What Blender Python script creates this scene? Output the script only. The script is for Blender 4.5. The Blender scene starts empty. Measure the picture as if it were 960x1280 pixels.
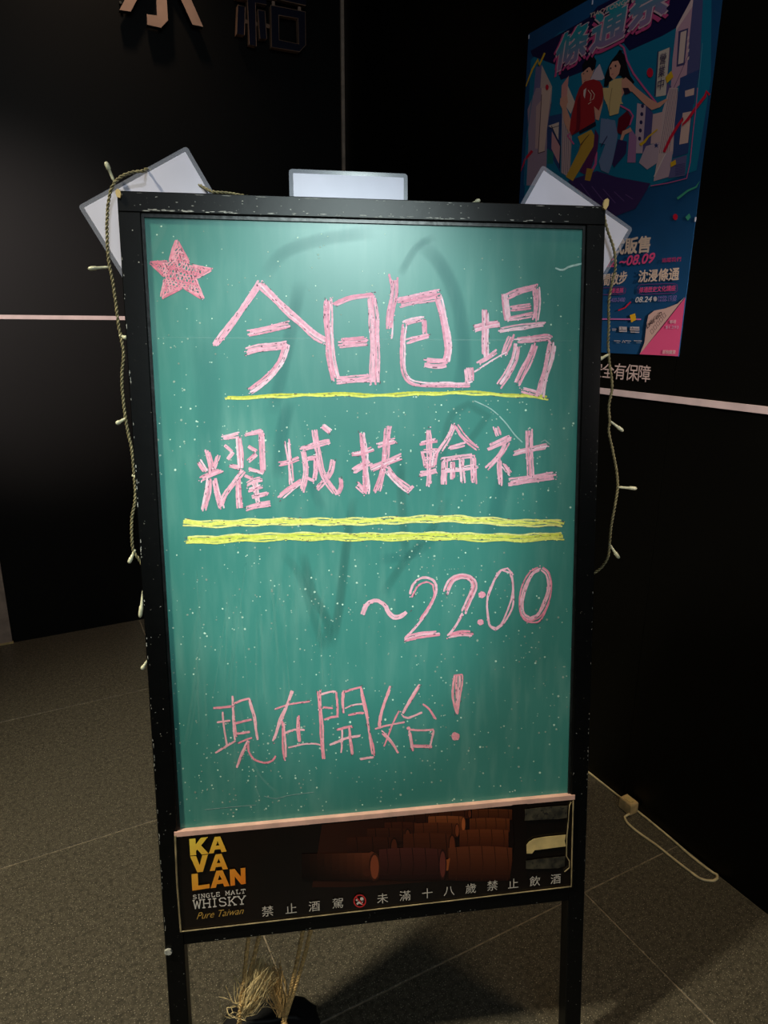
import bpy, math, random
from mathutils import Vector, Matrix, noise
from mathutils.geometry import tessellate_polygon
random.seed(7)
SC = bpy.context.scene
COL = SC.collection

# ---------------------------------------------------------------- camera
F_PX = 832.55
YAW, PITCH, ROLL = -0.482869, 0.273326, 0.006440
EYE = Vector((0.0, 0.0, 1.08942))
ROT = Matrix.Rotation(YAW, 3, 'Z') @ Matrix.Rotation(math.pi / 2 - PITCH, 3, 'X') @ Matrix.Rotation(ROLL, 3, 'Z')
cam_data = bpy.data.cameras.new('camera')
cam_data.sensor_fit = 'VERTICAL'
cam_data.sensor_height = 36.0
cam_data.lens = F_PX / 1280.0 * 36.0
cam_data.clip_start = 0.02
cam = bpy.data.objects.new('camera', cam_data)
cam.matrix_world = Matrix.Translation(EYE) @ ROT.to_4x4()
COL.objects.link(cam)
SC.camera = cam

# ---------------------------------------------------------------- view, world, lights
SC.view_settings.view_transform = 'Standard'
SC.view_settings.look = 'None'
SC.view_settings.gamma = 1.0
SC.view_settings.use_curve_mapping = False
SC.view_settings.exposure = 0.0

world = bpy.data.worlds.new('night')
SC.world = world
world.use_nodes = True
world.node_tree.nodes['Background'].inputs[0].default_value = (0.9, 0.75, 0.55, 1)
world.node_tree.nodes['Background'].inputs[1].default_value = 0.03


def lamp(name, kind, loc, target, energy, color, **kw):
    d = bpy.data.lights.new(name, kind)
    d.energy = energy
    d.color = color
    for k, v in kw.items():
        setattr(d, k, v)
    o = bpy.data.objects.new(name, d)
    o.location = loc
    o.rotation_euler = (Vector(target) - Vector(loc)).to_track_quat('-Z', 'Y').to_euler()
    COL.objects.link(o)
    return o


# warm ceiling downlight to the left in front of the sign: lights the left floor, throws the sign's shadow to the right
lamp('warm_overhead_light', 'SPOT', (-1.25, 0.80, 2.80), (-0.05, 0.92, 0.0), 300, (1.0, 0.90, 0.68),
     spot_size=math.radians(54), spot_blend=1.0, shadow_soft_size=0.09)
# big unseen cool area light added behind the viewer for glare on the board
lamp('glare_fill_light', 'AREA', (-0.36, -1.7, 2.20), (0.1, 0.8, 1.40), 15, (0.84, 0.95, 1.0),
     shape='ELLIPSE', size=1.75, size_y=2.0)
# cool track spot behind the viewer, aimed at the upper half of the board
track = lamp('cool_track_spot', 'SPOT', (-0.12, -1.35, 2.25), (0.345, 0.77, 0.93), 185, (0.80, 0.97, 0.96),
             spot_size=math.radians(18.5), spot_blend=0.55, shadow_soft_size=0.06)
track.scale = (0.70, 1.0, 1.0)            # cone squeezed by scaling to shape an upright oval pool
# unseen fill lamp added to brighten the sign's top edge and cards
lamp('sign_top_fill', 'SPOT', (-0.05, -0.50, 2.85), (0.38, 0.80, 1.27), 46, (0.86, 0.92, 1.0),
     spot_size=math.radians(30), spot_blend=1.0, shadow_soft_size=0.05)
# unseen fill lamps added to brighten the right wall and back wall inlays
lamp('right_wall_fill', 'SPOT', (0.85, -1.7, 1.60), (1.13, 0.86, 0.90), 900, (1.0, 0.86, 0.80),
     spot_size=math.radians(20), spot_blend=0.9, shadow_soft_size=0.05)
lamp('back_wall_fill', 'SPOT', (-1.25, -0.9, 1.95), (-0.02, 2.5, 1.10), 400, (1.0, 0.84, 0.78),
     spot_size=math.radians(20), spot_blend=0.9, shadow_soft_size=0.05)
# weak warm lamp added overhead, standing in for ambient light at the right wall
lamp('warm_overhead_light', 'SPOT', (0.98, 0.35, 2.85), (0.96, 0.95, 0.0), 60, (1.0, 0.74, 0.44),
     spot_size=math.radians(36), spot_blend=1.0, shadow_soft_size=0.08)
# unseen fill lamp added to brighten the upper poster
lamp('poster_fill', 'SPOT', (0.62, 0.35, 2.80), (1.14, 1.12, 1.42), 16, (0.95, 0.92, 1.0),
     spot_size=math.radians(42), spot_blend=1.0, shadow_soft_size=0.08)
# wall washer over the metal characters
lamp('wall_washer', 'SPOT', (0.30, 2.15, 2.90), (0.34, 2.51, 1.75), 34, (1.0, 0.72, 0.50),
     spot_size=math.radians(60), spot_blend=1.0, shadow_soft_size=0.05)

# ---------------------------------------------------------------- maths of the places things stand
PSI, LEAN = -0.342495, 0.138252
BU = Vector((math.cos(PSI), math.sin(PSI), 0))             # along the board, to the right
NH = Vector((math.sin(PSI), -math.cos(PSI), 0))            # level, out of the board's face
BV = Vector((0, 0, -1)) * math.cos(LEAN) + NH * math.sin(LEAN)   # down the board
BN = NH * math.cos(LEAN) + Vector((0, 0, 1)) * math.sin(LEAN)    # out of the face
P0 = Vector((0.114997, 0.892220, 1.238073))
W = 0.60                      # frame width
A, B_ = 0.0223, 0.0211        # stile widths
V1, V2, V3 = 0.0241, 0.8088, 0.9503
LLEG = 1.2475
WX = 1.1385                   # right wall
WY = 2.507                    # back wall


def ray(px, py):
    return ROT @ Vector(((px - 480) / F_PX, -(py - 640) / F_PX, -1))


def BP(i, j, k=0.0):
    return P0 + BU * i + BV * j + BN * k


def b_ij(px, py, k=0.0):
    d = ray(px, py)
    t = (P0 + BN * k - EYE).dot(BN) / d.dot(BN)
    q = EYE + d * t - P0
    return q.dot(BU), q.dot(BV)


def b_pt(px, py, k=0.0, plane=None):
    i, j = b_ij(px, py, k if plane is None else plane)
    return BP(i, j, k)


def rw(px, py, off=0.0):      # point of the right wall seen at a pixel
    d = ray(px, py)
    p = EYE + d * (WX / d.x)
    return Vector((WX - off, p.y, p.z))


def bw(px, py, off=0.0):      # point of the back wall
    d = ray(px, py)
    p = EYE + d * (WY / d.y)
    return Vector((p.x, WY - off, p.z))


def fl(px, py, z=0.0):
    d = ray(px, py)
    return EYE + d * ((z - EYE.z) / d.z)


# ---------------------------------------------------------------- materials
def lin(c):
    return tuple(((v / 255) / 12.92 if v / 255 <= 0.04045 else ((v / 255 + 0.055) / 1.055) ** 2.4) for v in c) + (1.0,)


def mat(name, rgb, rough=0.5, var=0.0, scale=30, bump=0.0, metal=0.0, spec=0.5, rgb2=None, stretch=None,
        coat=0.0, vcol=False, alpha=None, trans=0.0):
    m = bpy.data.materials.new(name)
    m.use_nodes = True
    nt = m.node_tree
    b = nt.nodes['Principled BSDF']
    b.inputs['Base Color'].default_value = lin(rgb)
    b.inputs['Roughness'].default_value = rough
    b.inputs['Metallic'].default_value = metal
    b.inputs['Specular IOR Level'].default_value = spec
    b.inputs['Coat Weight'].default_value = coat
    b.inputs['Transmission Weight'].default_value = trans
    if alpha is not None:
        b.inputs['Alpha'].default_value = alpha
    src = None
    if vcol:
        a = nt.nodes.new('ShaderNodeVertexColor')
        a.layer_name = 'Col'
        src = a.outputs[0]
        nt.links.new(src, b.inputs['Base Color'])
    if var or bump or rgb2:
        tc = nt.nodes.new('ShaderNodeTexCoord')
        mp = nt.nodes.new('ShaderNodeMapping')
        mp.inputs['Scale'].default_value = stretch or (1, 1, 1)
        no = nt.nodes.new('ShaderNodeTexNoise')
        no.inputs['Scale'].default_value = scale
        no.inputs['Detail'].default_value = 6
        nt.links.new(tc.outputs['Object'], mp.inputs[0])
        nt.links.new(mp.outputs[0], no.inputs[0])
        if var or rgb2:
            mx = nt.nodes.new('ShaderNodeMix')
            mx.data_type = 'RGBA'
            if vcol:
                mx.blend_type = 'MULTIPLY'
                mx.inputs[0].default_value = 1
                nt.links.new(src, mx.inputs[6])
                cr = nt.nodes.new('ShaderNodeMapRange')
                cr.inputs[3].default_value = 1 - var
                cr.inputs[4].default_value = 1 + var
                nt.links.new(no.outputs[0], cr.inputs[0])
                nt.links.new(cr.outputs[0], mx.inputs[7])
            else:
                c2 = rgb2 or tuple(max(0, v * (1 - var)) for v in rgb)
                cr = nt.nodes.new('ShaderNodeMapRange')
                cr.inputs[1].default_value = 0.35
                cr.inputs[2].default_value = 0.65
                nt.links.new(no.outputs[0], cr.inputs[0])
                nt.links.new(cr.outputs[0], mx.inputs[0])
                mx.inputs[6].default_value = lin(rgb)
                mx.inputs[7].default_value = lin(c2)
            nt.links.new(mx.outputs[2], b.inputs['Base Color'])
        if bump:
            bp = nt.nodes.new('ShaderNodeBump')
            bp.inputs['Strength'].default_value = bump
            bp.inputs['Distance'].default_value = 0.002
            nt.links.new(no.outputs[0], bp.inputs['Height'])
            nt.links.new(bp.outputs[0], b.inputs['Normal'])
    return m


def speckle(m, scale, thresh, rgb, second=None):
    """adds fine light flecks over the material's colour"""
    nt = m.node_tree
    b = nt.nodes['Principled BSDF']
    tc = nt.nodes.new('ShaderNodeTexCoord')
    no = nt.nodes.new('ShaderNodeTexNoise')
    no.inputs['Scale'].default_value = scale
    no.inputs['Detail'].default_value = 3
    nt.links.new(tc.outputs['Object'], no.inputs[0])
    cr = nt.nodes.new('ShaderNodeMapRange')
    cr.inputs[1].default_value = thresh
    cr.inputs[2].default_value = thresh + 0.08
    nt.links.new(no.outputs[0], cr.inputs[0])
    mx = nt.nodes.new('ShaderNodeMix')
    mx.data_type = 'RGBA'
    old = b.inputs['Base Color'].links[0].from_socket if b.inputs['Base Color'].links else None
    if old:
        nt.links.new(old, mx.inputs[6])
    else:
        mx.inputs[6].default_value = b.inputs['Base Color'].default_value
    mx.inputs[7].default_value = lin(rgb)
    nt.links.new(cr.outputs[0], mx.inputs[0])
    nt.links.new(mx.outputs[2], b.inputs['Base Color'])
    return m


M = {}
M['panel'] = mat('black_laminate', (9, 9, 5), 0.45, 0.3, 3, 0.0, spec=0.2)
M['panel_back'] = mat('black_brown_laminate', (6, 5, 3), 0.5, 0.3, 4, 0.0, spec=0.2)
M['core'] = mat('wall_core', (20, 20, 20), 0.8)
M['trim'] = mat('pale_trim_paint', (236, 214, 208), 0.5, 0.08, 20)
M['brown_trim'] = mat('brushed_brown_metal', (190, 166, 148), 0.5, 0.15, 30)
M['tile'] = speckle(mat('dark_granite_tile', (92, 86, 72), 0.40, 0.35, 120, 0.25, spec=0.4), 420, 0.60, (176, 168, 146))
M['grout'] = mat('grey_grout', (165, 150, 125), 0.9, 0.3, 80)
M['ceiling'] = mat('dark_ceiling_paint', (30, 28, 26), 0.9, 0.1, 20)
M['frame'] = speckle(mat('worn_black_paint', (7, 8, 8), 0.36, 0.3, 60, 0.06, spec=0.22), 260, 0.70, (120, 120, 110))
M['chips'] = mat('bare_primer', (205, 205, 195), 0.8, 0.3, 300)
M['ink'] = mat('printed_ink', (255, 255, 255), 0.45, vcol=True, spec=0.35)
M['ink_gloss'] = mat('glossy_film_print', (255, 255, 255), 0.22, vcol=True, spec=0.4)
M['chalk'] = mat('chalk_marker', (255, 255, 255), 0.85, var=0.18, scale=700, vcol=True, spec=0.1)
M['banner'] = mat('black_film_print', (15, 10, 7), 0.25, 0.3, 12, 0.0, rgb2=(22, 13, 9))
M['film'] = mat('clear_laminate_film', (205, 210, 225), 0.15, alpha=0.2)
M['paper'] = mat('white_card', (228, 228, 244), 0.6, 0.05, 12, 0.1)
M['wire'] = mat('olive_beige_wire', (156, 146, 104), 0.5, 0.25, 200)
M['bulb'] = mat('frosted_clear_plastic', (226, 226, 190), 0.25, 0.1, 200)
M['rope'] = mat('sisal_rope', (226, 188, 122), 0.9, 0.3, 300, 0.5)
M['frayed'] = mat('frayed_sisal', (240, 216, 158), 0.9, 0.35, 60)
M['bag'] = mat('black_nylon', (4, 4, 5), 0.7, 0.3, 40, 0.4)
M['cable'] = mat('cream_cable_sheath', (242, 222, 170), 0.5, 0.15, 60)
M['box'] = mat('beige_plastic', (230, 196, 136), 0.5, 0.2, 60)
M['letter_face'] = mat('rose_grey_metal_face', (206, 170, 150), 0.5, 0.12, 12)
M['letter_navy'] = mat('navy_acrylic_face', (14, 13, 40), 0.35, 0.1, 12)
M['letter_side'] = mat('dark_letter_return', (20, 18, 30), 0.5, 0.1, 12)
M['letter_edge'] = mat('rim_lit_letter_return', (176, 140, 118), 0.45, 0.1, 12, metal=0.2)  # pale tone carries the rim light of the navy character
M['tape'] = mat('masking_tape', (226, 198, 132), 0.7, 0.12, 60, 0.3)
M['grey_tape'] = speckle(mat('grey_tape_residue', (76, 70, 54), 0.6, 0.6, 70, 0.3), 200, 0.56, (25, 22, 17))
M['pink_tape'] = mat('pink_beige_tape', (246, 196, 178), 0.55, 0.1, 40)
M['edge_film'] = mat('yellowed_film_edge', (176, 158, 118), 0.3, 0.3, 60)
M['rail_bead'] = mat('black_bead_moulding', (34, 36, 34), 0.35, 0.5, 90, 0.3)
M['hinge'] = mat('dull_steel', (110, 108, 100), 0.4, 0.2, 60, metal=0.8)


def board_material():
    m = mat('green_chalkboard', (58, 146, 124), 0.33, spec=0.4)
    nt = m.node_tree
    b = nt.nodes['Principled BSDF']
    tc = nt.nodes.new('ShaderNodeTexCoord')
    mp = nt.nodes.new('ShaderNodeMapping')
    mp.inputs['Scale'].default_value = (75, 75, 5)
    n1 = nt.nodes.new('ShaderNodeTexNoise')       # rubbed-out vertical chalk dust
    n1.inputs['Scale'].default_value = 1.0
    n1.inputs['Detail'].default_value = 5
    n2 = nt.nodes.new('ShaderNodeTexNoise')       # broad clouds of dust
    n2.inputs['Scale'].default_value = 4.5
    n2.inputs['Detail'].default_value = 3
    nt.links.new(tc.outputs['Object'], mp.inputs[0])
    nt.links.new(mp.outputs[0], n1.inputs[0])
    nt.links.new(tc.outputs['Object'], n2.inputs[0])
    r1 = nt.nodes.new('ShaderNodeMapRange')
    r1.inputs[1].default_value = 0.45
    r1.inputs[2].default_value = 0.8
    nt.links.new(n1.outputs[0], r1.inputs[0])
    r2 = nt.nodes.new('ShaderNodeMapRange')
    r2.inputs[1].default_value = 0.35
    r2.inputs[2].default_value = 0.7
    nt.links.new(n2.outputs[0], r2.inputs[0])
    mu = nt.nodes.new('ShaderNodeMath')
    mu.operation = 'MULTIPLY'
    nt.links.new(r1.outputs[0], mu.inputs[0])
    nt.links.new(r2.outputs[0], mu.inputs[1])
    mu2 = nt.nodes.new('ShaderNodeMath')
    mu2.operation = 'MULTIPLY'
    mu2.inputs[1].default_value = 0.28
    nt.links.new(mu.outputs[0], mu2.inputs[0])
    ba = nt.nodes.new('ShaderNodeMix')
    ba.data_type = 'RGBA'
    ba.inputs[6].default_value = lin((62, 134, 124))
    ba.inputs[7].default_value = lin((76, 148, 137))
    nt.links.new(r2.outputs[0], ba.inputs[0])
    mx = nt.nodes.new('ShaderNodeMix')
    mx.data_type = 'RGBA'
    nt.links.new(ba.outputs[2], mx.inputs[6])
    mx.inputs[7].default_value = lin((168, 205, 190))
    nt.links.new(mu2.outputs[0], mx.inputs[0])
    nt.links.new(mx.outputs[2], b.inputs['Base Color'])
    return m


M['board'] = board_material()


def ghost_material():
    m = bpy.data.materials.new('rubbed_out_chalk')
    m.use_nodes = True
    nt = m.node_tree
    b = nt.nodes['Principled BSDF']
    a = nt.nodes.new('ShaderNodeVertexColor')
    a.layer_name = 'Col'
    nt.links.new(a.outputs[0], b.inputs['Base Color'])
    nt.links.new(a.outputs[1], b.inputs['Alpha'])
    b.inputs['Roughness'].default_value = 0.6
    b.inputs['Specular IOR Level'].default_value = 0.1
    return m


M['ghost'] = ghost_material()


# ---------------------------------------------------------------- object helpers
def wl(o):
    v = Vector((0, 0, 0))
    while o is not None:
        v += o.location
        o = o.parent
    return v


def obj(name, verts, faces, m, parent=None, loc=None, cols=None, smooth=False):
    """verts in world space; cols = one (r,g,b) or (r,g,b,a) sRGB 0-255 per face, or per vertex"""
    base = wl(parent) if parent else Vector(loc) if loc is not None else Vector((0, 0, 0))
    me = bpy.data.meshes.new(name)
    me.from_pydata([tuple(Vector(v) - base) for v in verts], [], faces)
    if cols:
        at = me.color_attributes.new('Col', 'FLOAT_COLOR', 'CORNER')
        def conv(c):
            return lin(c[:3])[:3] + ((c[3] / 255,) if len(c) > 3 else (1.0,))
        per_face = len(cols) == len(faces)
        cc = [conv(c) for c in cols]
        for p in me.polygons:
            for li in p.loop_indices:
                at.data[li].color = cc[p.index] if per_face else cc[me.loops[li].vertex_index]
    if smooth:
        me.polygons.foreach_set('use_smooth', [True] * len(me.polygons))
    me.materials.append(m)
    me.update()
    o = bpy.data.objects.new(name, me)
    if parent:
        o.parent = parent
    else:
        o.location = base
    COL.objects.link(o)
    return o


def thing(name, label, cat, loc, group=None):
    o = bpy.data.objects.new(name, None)
    o.empty_display_size = 0.05
    o.location = loc
    o['label'] = label
    o['category'] = cat
    if group:
        o['group'] = group
    COL.objects.link(o)
    return o


class G:
    """collects geometry"""
    def __init__(s):
        s.v, s.f, s.c = [], [], []

    def add(s, vs, fs, col=None):
        n = len(s.v)
        s.v += [Vector(v) for v in vs]
        s.f += [tuple(n + i for i in f) for f in fs]
        if col is not None:
            s.c += [col] * len(fs)

    def box(s, o, a, b, c):
        o = Vector(o)
        vs = [o, o + a, o + a + b, o + b, o + c, o + a + c, o + a + b + c, o + b + c]
        fs = [(0, 1, 2, 3), (4, 7, 6, 5), (0, 4, 5, 1), (1, 5, 6, 2), (2, 6, 7, 3), (3, 7, 4, 0)]
        if a.cross(b).dot(c) < 0:
            fs = [f[::-1] for f in fs]
        # outward normals for a right-handed box: flip
        fs = [f[::-1] for f in fs]
        s.add(vs, [f[::-1] if a.cross(b).dot(c) > 0 else f[::-1] for f in fs])

    def tube(s, pts, r, seg=6, r2=None, caps=True):
        n0 = len(s.v)
        n = len(pts)
        up = Vector((0.3, 0.2, 0.93))
        prev = None
        for k, p in enumerate(pts):
            t = (pts[min(k + 1, n - 1)] - pts[max(k - 1, 0)])
            t = t.normalized() if t.length > 1e-9 else Vector((0, 0, 1))
            if prev is None:
                a = t.cross(up)
                if a.length < 1e-3:
                    a = t.cross(Vector((1, 0, 0)))
            else:
                a = prev - t * prev.dot(t)
            a.normalize()
            prev = a
            b = t.cross(a)
            rr = r if r2 is None else r + (r2 - r) * k / max(1, n - 1)
            for q in range(seg):
                an = 2 * math.pi * q / seg
                s.v.append(p + a * math.cos(an) * rr + b * math.sin(an) * rr)
        for k in range(n - 1):
            for q in range(seg):
                q2 = (q + 1) % seg
                s.f.append((n0 + k * seg + q, n0 + k * seg + q2, n0 + (k + 1) * seg + q2, n0 + (k + 1) * seg + q))
        if caps:
            s.f.append(tuple(n0 + q for q in range(seg))[::-1])
            s.f.append(tuple(n0 + (n - 1) * seg + q for q in range(seg)))

    def build(s, name, m, parent=None, loc=None, smooth=False):
        return obj(name, s.v, s.f, m, parent, loc, s.c if s.c else None, smooth)


def smooth_path(pts, step):
    pts = [Vector(p) for p in pts]
    out = []
    for k in range(len(pts) - 1):
        p0 = pts[max(k - 1, 0)]
        p1, p2 = pts[k], pts[k + 1]
        p3 = pts[min(k + 2, len(pts) - 1)]
        n = max(1, int((p2 - p1).length / step))
        for q in range(n):
            t = q / n
            out.append(0.5 * ((2 * p1) + (p2 - p0) * t + (2 * p0 - 5 * p1 + 4 * p2 - p3) * t * t
                              + (3 * p1 - p0 - 3 * p2 + p3) * t ** 3))
    out.append(pts[-1])
    return out


def twist(g, pts, r, strands, turns_per_m, seg=5):
    """a twisted cord: several strands winding round the path"""
    n = len(pts)
    L = 0
    lanes = [[] for _ in range(strands)]
    prev = None
    for k, p in enumerate(pts):
        if k:
            L += (p - pts[k - 1]).length
        t = (pts[min(k + 1, n - 1)] - pts[max(k - 1, 0)]).normalized()
        a = t.cross(Vector((0.3, 0.2, 0.93))) if prev is None else prev - t * prev.dot(t)
        a.normalize()
        prev = a
        b = t.cross(a)
        for q in range(strands):
            an = 2 * math.pi * (q / strands + L * turns_per_m)
            lanes[q].append(p + (a * math.cos(an) + b * math.sin(an)) * r)
    for ln in lanes:
        g.tube(ln, r, seg)


def tri_poly(pts2):
    return tessellate_polygon([[Vector((p[0], p[1], 0)) for p in pts2]])


class Flat:
    """flat print: polygons laid in order on a surface; place(x, y, lift) maps drawing coordinates to the world"""
    STEP = 6e-6

    def __init__(s, place, base=2e-4):
        s.g = G()
        s.place = place
        s.lift = base
        s.vc = []

    def poly(s, col, pts, lift=None, col2=None, axis=None):
        l = s.lift if lift is None else lift
        if lift is None:
            s.lift += s.STEP
        vs = [s.place(p[0], p[1], l) for p in pts]
        fs = tri_poly(pts)
        n = len(s.g.v)
        s.g.v += vs
        s.g.f += [tuple(n + i for i in f) for f in fs]
        if col2 is None:
            s.vc += [col] * len(vs)
        else:                       # a printed colour run between two inks along axis (x0,y0)-(x1,y1)
            ax, ay, bx, by = axis
            L2 = (bx - ax) ** 2 + (by - ay) ** 2
            for p in pts:
                t = min(1, max(0, ((p[0] - ax) * (bx - ax) + (p[1] - ay) * (by - ay)) / L2))
                s.vc.append(tuple(col[i] + (col2[i] - col[i]) * t for i in range(3)))

    def line(s, col, pts, w, w2=None, closed=False, lift=None):
        pts = [Vector((p[0], p[1])) for p in pts]
        if closed:
            pts = pts + [pts[0]]
        n = len(pts)
        L, R = [], []
        for k in range(n):
            t = pts[min(k + 1, n - 1)] - pts[max(k - 1, 0)]
            if closed and k in (0, n - 1):
                t = pts[1] - pts[n - 2]
            t.normalize()
            nn = Vector((-t.y, t.x))
            ww = (w if w2 is None else w + (w2 - w) * k / (n - 1)) / 2
            L.append(pts[k] + nn * ww)
            R.append(pts[k] - nn * ww)
        l = s.lift if lift is None else lift
        if lift is None:
            s.lift += s.STEP
        n0 = len(s.g.v)
        s.g.v += [s.place(p.x, p.y, l) for p in L] + [s.place(p.x, p.y, l) for p in R]
        s.vc += [col] * (2 * n)
        for k in range(n - 1):
            s.g.f.append((n0 + k, n0 + k + 1, n0 + n + k + 1, n0 + n + k))

    def disc(s, col, c, r, ry=None, n=14, lift=None, rot=0):
        ry = ry or r
        cr, sr = math.cos(rot), math.sin(rot)
        pts = []
        for q in range(n):
            x, y = r * math.cos(2 * math.pi * q / n), ry * math.sin(2 * math.pi * q / n)
            pts.append((c[0] + x * cr - y * sr, c[1] + x * sr + y * cr))
        s.poly(col, pts, lift)

    def build(s, name, m, parent):
        return obj(name, s.g.v, s.g.f, m, parent, cols=s.vc if len(s.vc) != len(s.g.f) else s.vc + []) \
            if len(s.vc) != len(s.g.f) else obj(name, s.g.v + [s.g.v[0]], s.g.f, m, parent, cols=s.vc + [s.vc[0]])


_tc = bpy.data.curves.new('t', 'FONT')
_to = bpy.data.objects.new('t', _tc)
COL.objects.link(_to)
_cache = {}


def glyphs(text, bold=0.0, shear=0.0):
    key = (text, bold, shear)
    if key not in _cache:
        _tc.body = text
        _tc.size = 1.0
        _tc.offset = bold
        _tc.shear = shear
        _tc.resolution_u = 3
        bpy.context.view_layer.update()
        me = bpy.data.meshes.new_from_object(_to.evaluated_get(bpy.context.evaluated_depsgraph_get()))
        _cache[key] = ([tuple(v.co) for v in me.vertices], [tuple(p.vertices) for p in me.polygons])
        bpy.data.meshes.remove(me)
    return _cache[key]


def put_text(g, text, origin, right, up, size, bold=0.0, shear=0.0, col=None, fit=None, center=False, cols=None, xs=1.0):
    """adds the text's faces to g; fit = wanted width in metres"""
    if abs(bold) > 0.008:                      # heavy weight: the same ink printed over itself, slightly shifted
        b_ = bold * size
        for q, (a, c) in enumerate(((-1, -1), (-1, 1), (1, -1), (1, 1), (0, 0))):
            put_text(g, text, origin + right * (a * b_) + up * (c * b_) + right.cross(up).normalized() * (1.2e-5 * q), right, up, size, 0.0, shear, col, fit, center, cols, xs)
        return
    vs, fs = glyphs(text, bold, shear)
    if not vs:
        return
    x0 = min(v[0] for v in vs)
    x1 = max(v[0] for v in vs)
    sx = size * xs if fit is None else fit / (x1 - x0)
    dx = x0 if not center else (x0 + x1) / 2
    out = [origin + right * ((v[0] - dx) * sx) + up * (v[1] * size) for v in vs]
    n = len(g.v)
    g.v += out
    g.f += [tuple(n + i for i in f) for f in fs]
    if cols is not None:
        for v in vs:
            g.c.append(cols((v[0] - x0) / (x1 - x0), v[1]))
    elif col is not None:
        g.c += [col] * len(vs)


def vbuild(g, name, m, parent):
    """build with per-vertex colours"""
    if len(g.c) == len(g.f):
        g.v.append(g.v[0])
        g.c.append(g.c[0])
    return obj(name, g.v, g.f, m, parent, cols=g.c)


X, Y, Z = Vector((1, 0, 0)), Vector((0, 1, 0)), Vector((0, 0, 1))

# ---------------------------------------------------------------- room shell
XL, YF, ZC = -2.14, -2.233, 2.95


def structure(o):
    o['kind'] = 'structure'
    return o


g = G(); g.box((XL, YF, -0.10), X * (WX - XL), Y * (WY - YF), Z * 0.0985)
floor = structure(g.build('floor', M['grout'], loc=(0, 0, 0)))
xs = [XL + 0.6 * k for k in range(6)] + [WX]
ys = [YF + 0.6 * k for k in range(8)] + [WY]
tile_meshes = {}
for a in range(len(xs) - 1):
    for b in range(len(ys) - 1):
        w, d = xs[a + 1] - xs[a], ys[b + 1] - ys[b]
        key = (round(w, 3), round(d, 3))
        if key not in tile_meshes:
            gg = 0.0014
            e = 0.0008
            v = [(gg, gg, -0.0014), (w - gg, gg, -0.0014), (w - gg, d - gg, -0.0014), (gg, d - gg, -0.0014),
                 (gg, gg, -e), (w - gg, gg, -e), (w - gg, d - gg, -e), (gg, d - gg, -e),
                 (gg + e, gg + e, 0), (w - gg - e, gg + e, 0), (w - gg - e, d - gg - e, 0), (gg + e, d - gg - e, 0)]
            f = [(0, 3, 2, 1), (8, 9, 10, 11)]
            for q in range(4):
                r = (q + 1) % 4
                f += [(q, r, 4 + r, 4 + q), (4 + q, 4 + r, 8 + r, 8 + q)]
            me = bpy.data.meshes.new('floor_tile')
            me.from_pydata(v, [], f)
            me.materials.append(M['tile'])
            tile_meshes[key] = me
        t = bpy.data.objects.new('floor_tile', tile_meshes[key])
        t.parent = floor
        t.location = (xs[a], ys[b], 0)
        COL.objects.link(t)

ZT1, ZT2 = 1.1075, 0.9500      # heights of the pale inlays on the back and right walls
PT = 0.006                     # panel thickness
# back wall
g = G(); g.box((XL - 0.1, WY + PT, -0.1), X * (WX - XL + 0.3), Y * 0.1, Z * (ZC + 0.2))
wall_back = structure(g.build('wall_back', M['core'], loc=(0, 0, 0)))
post_x0, post_x1 = bw(5, 803).x - 0.012, bw(15.6, 801).x
splits = [XL, post_x0, WX]
for x0, x1 in ((XL, post_x0), (post_x1, WX - 0.012)):
    for z0, z1 in ((0.0, ZT1 - 0.0065), (ZT1 + 0.0065, ZC)):
        g = G(); g.box((x0 + 0.001, WY, z0 + 0.001), X * (x1 - x0 - 0.002), Y * PT, Z * (z1 - z0 - 0.002))
        g.build('wall_panel', M['panel_back'], wall_back)
g = G(); g.box((post_x0, WY - 0.006, 0.006), X * (post_x1 - post_x0), Y * 0.012, Z * (ZC - 0.006))
structure(g.build('trim_1', M['brown_trim'], loc=(post_x0, WY, 0)))
g = G(); g.box((post_x0 - 0.003, WY - 0.009, 0), X * (post_x1 - post_x0 + 0.006), Y * 0.015, Z * 0.006)
g.build('end_cap', M['tape'], bpy.data.objects['trim_1'])
g = G(); g.box((post_x1, WY - 0.002, ZT1 - 0.0065), X * (WX - 0.012 - post_x1), Y * 0.006, Z * 0.013)
structure(g.build('trim_2', M['trim'], loc=(post_x1, WY, ZT1)))
g = G(); g.box((WX - 0.012, WY - 0.006, ZT1), X * 0.012, Y * 0.012, Z * (ZC - ZT1))
structure(g.build('trim_3', M['brown_trim'], loc=(WX, WY, 0)))
# right wall
g = G(); g.box((WX + PT, YF - 0.1, -0.1), X * 0.1, Y * (WY - YF + 0.2), Z * (ZC + 0.2))
wall_right = structure(g.build('wall_right', M['core'], loc=(0, 0, 0)))
seam = rw(843, 470).y
for y0, y1 in ((YF, seam), (seam, WY - 0.006)):
    for z0, z1 in ((0.0, ZT2 - 0.0065), (ZT2 + 0.0065, ZC)):
        g = G(); g.box((WX, y0 + 0.0006, z0 + 0.001), X * PT, Y * (y1 - y0 - 0.0012), Z * (z1 - z0 - 0.002))
        g.build('wall_panel', M['panel'], wall_right)
g = G(); g.box((WX - 0.002, YF, ZT2 - 0.0065), X * 0.006, Y * (WY - 0.006 - YF), Z * 0.013)
structure(g.build('trim_4', M['trim'], loc=(WX, 0, ZT2)))
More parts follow.
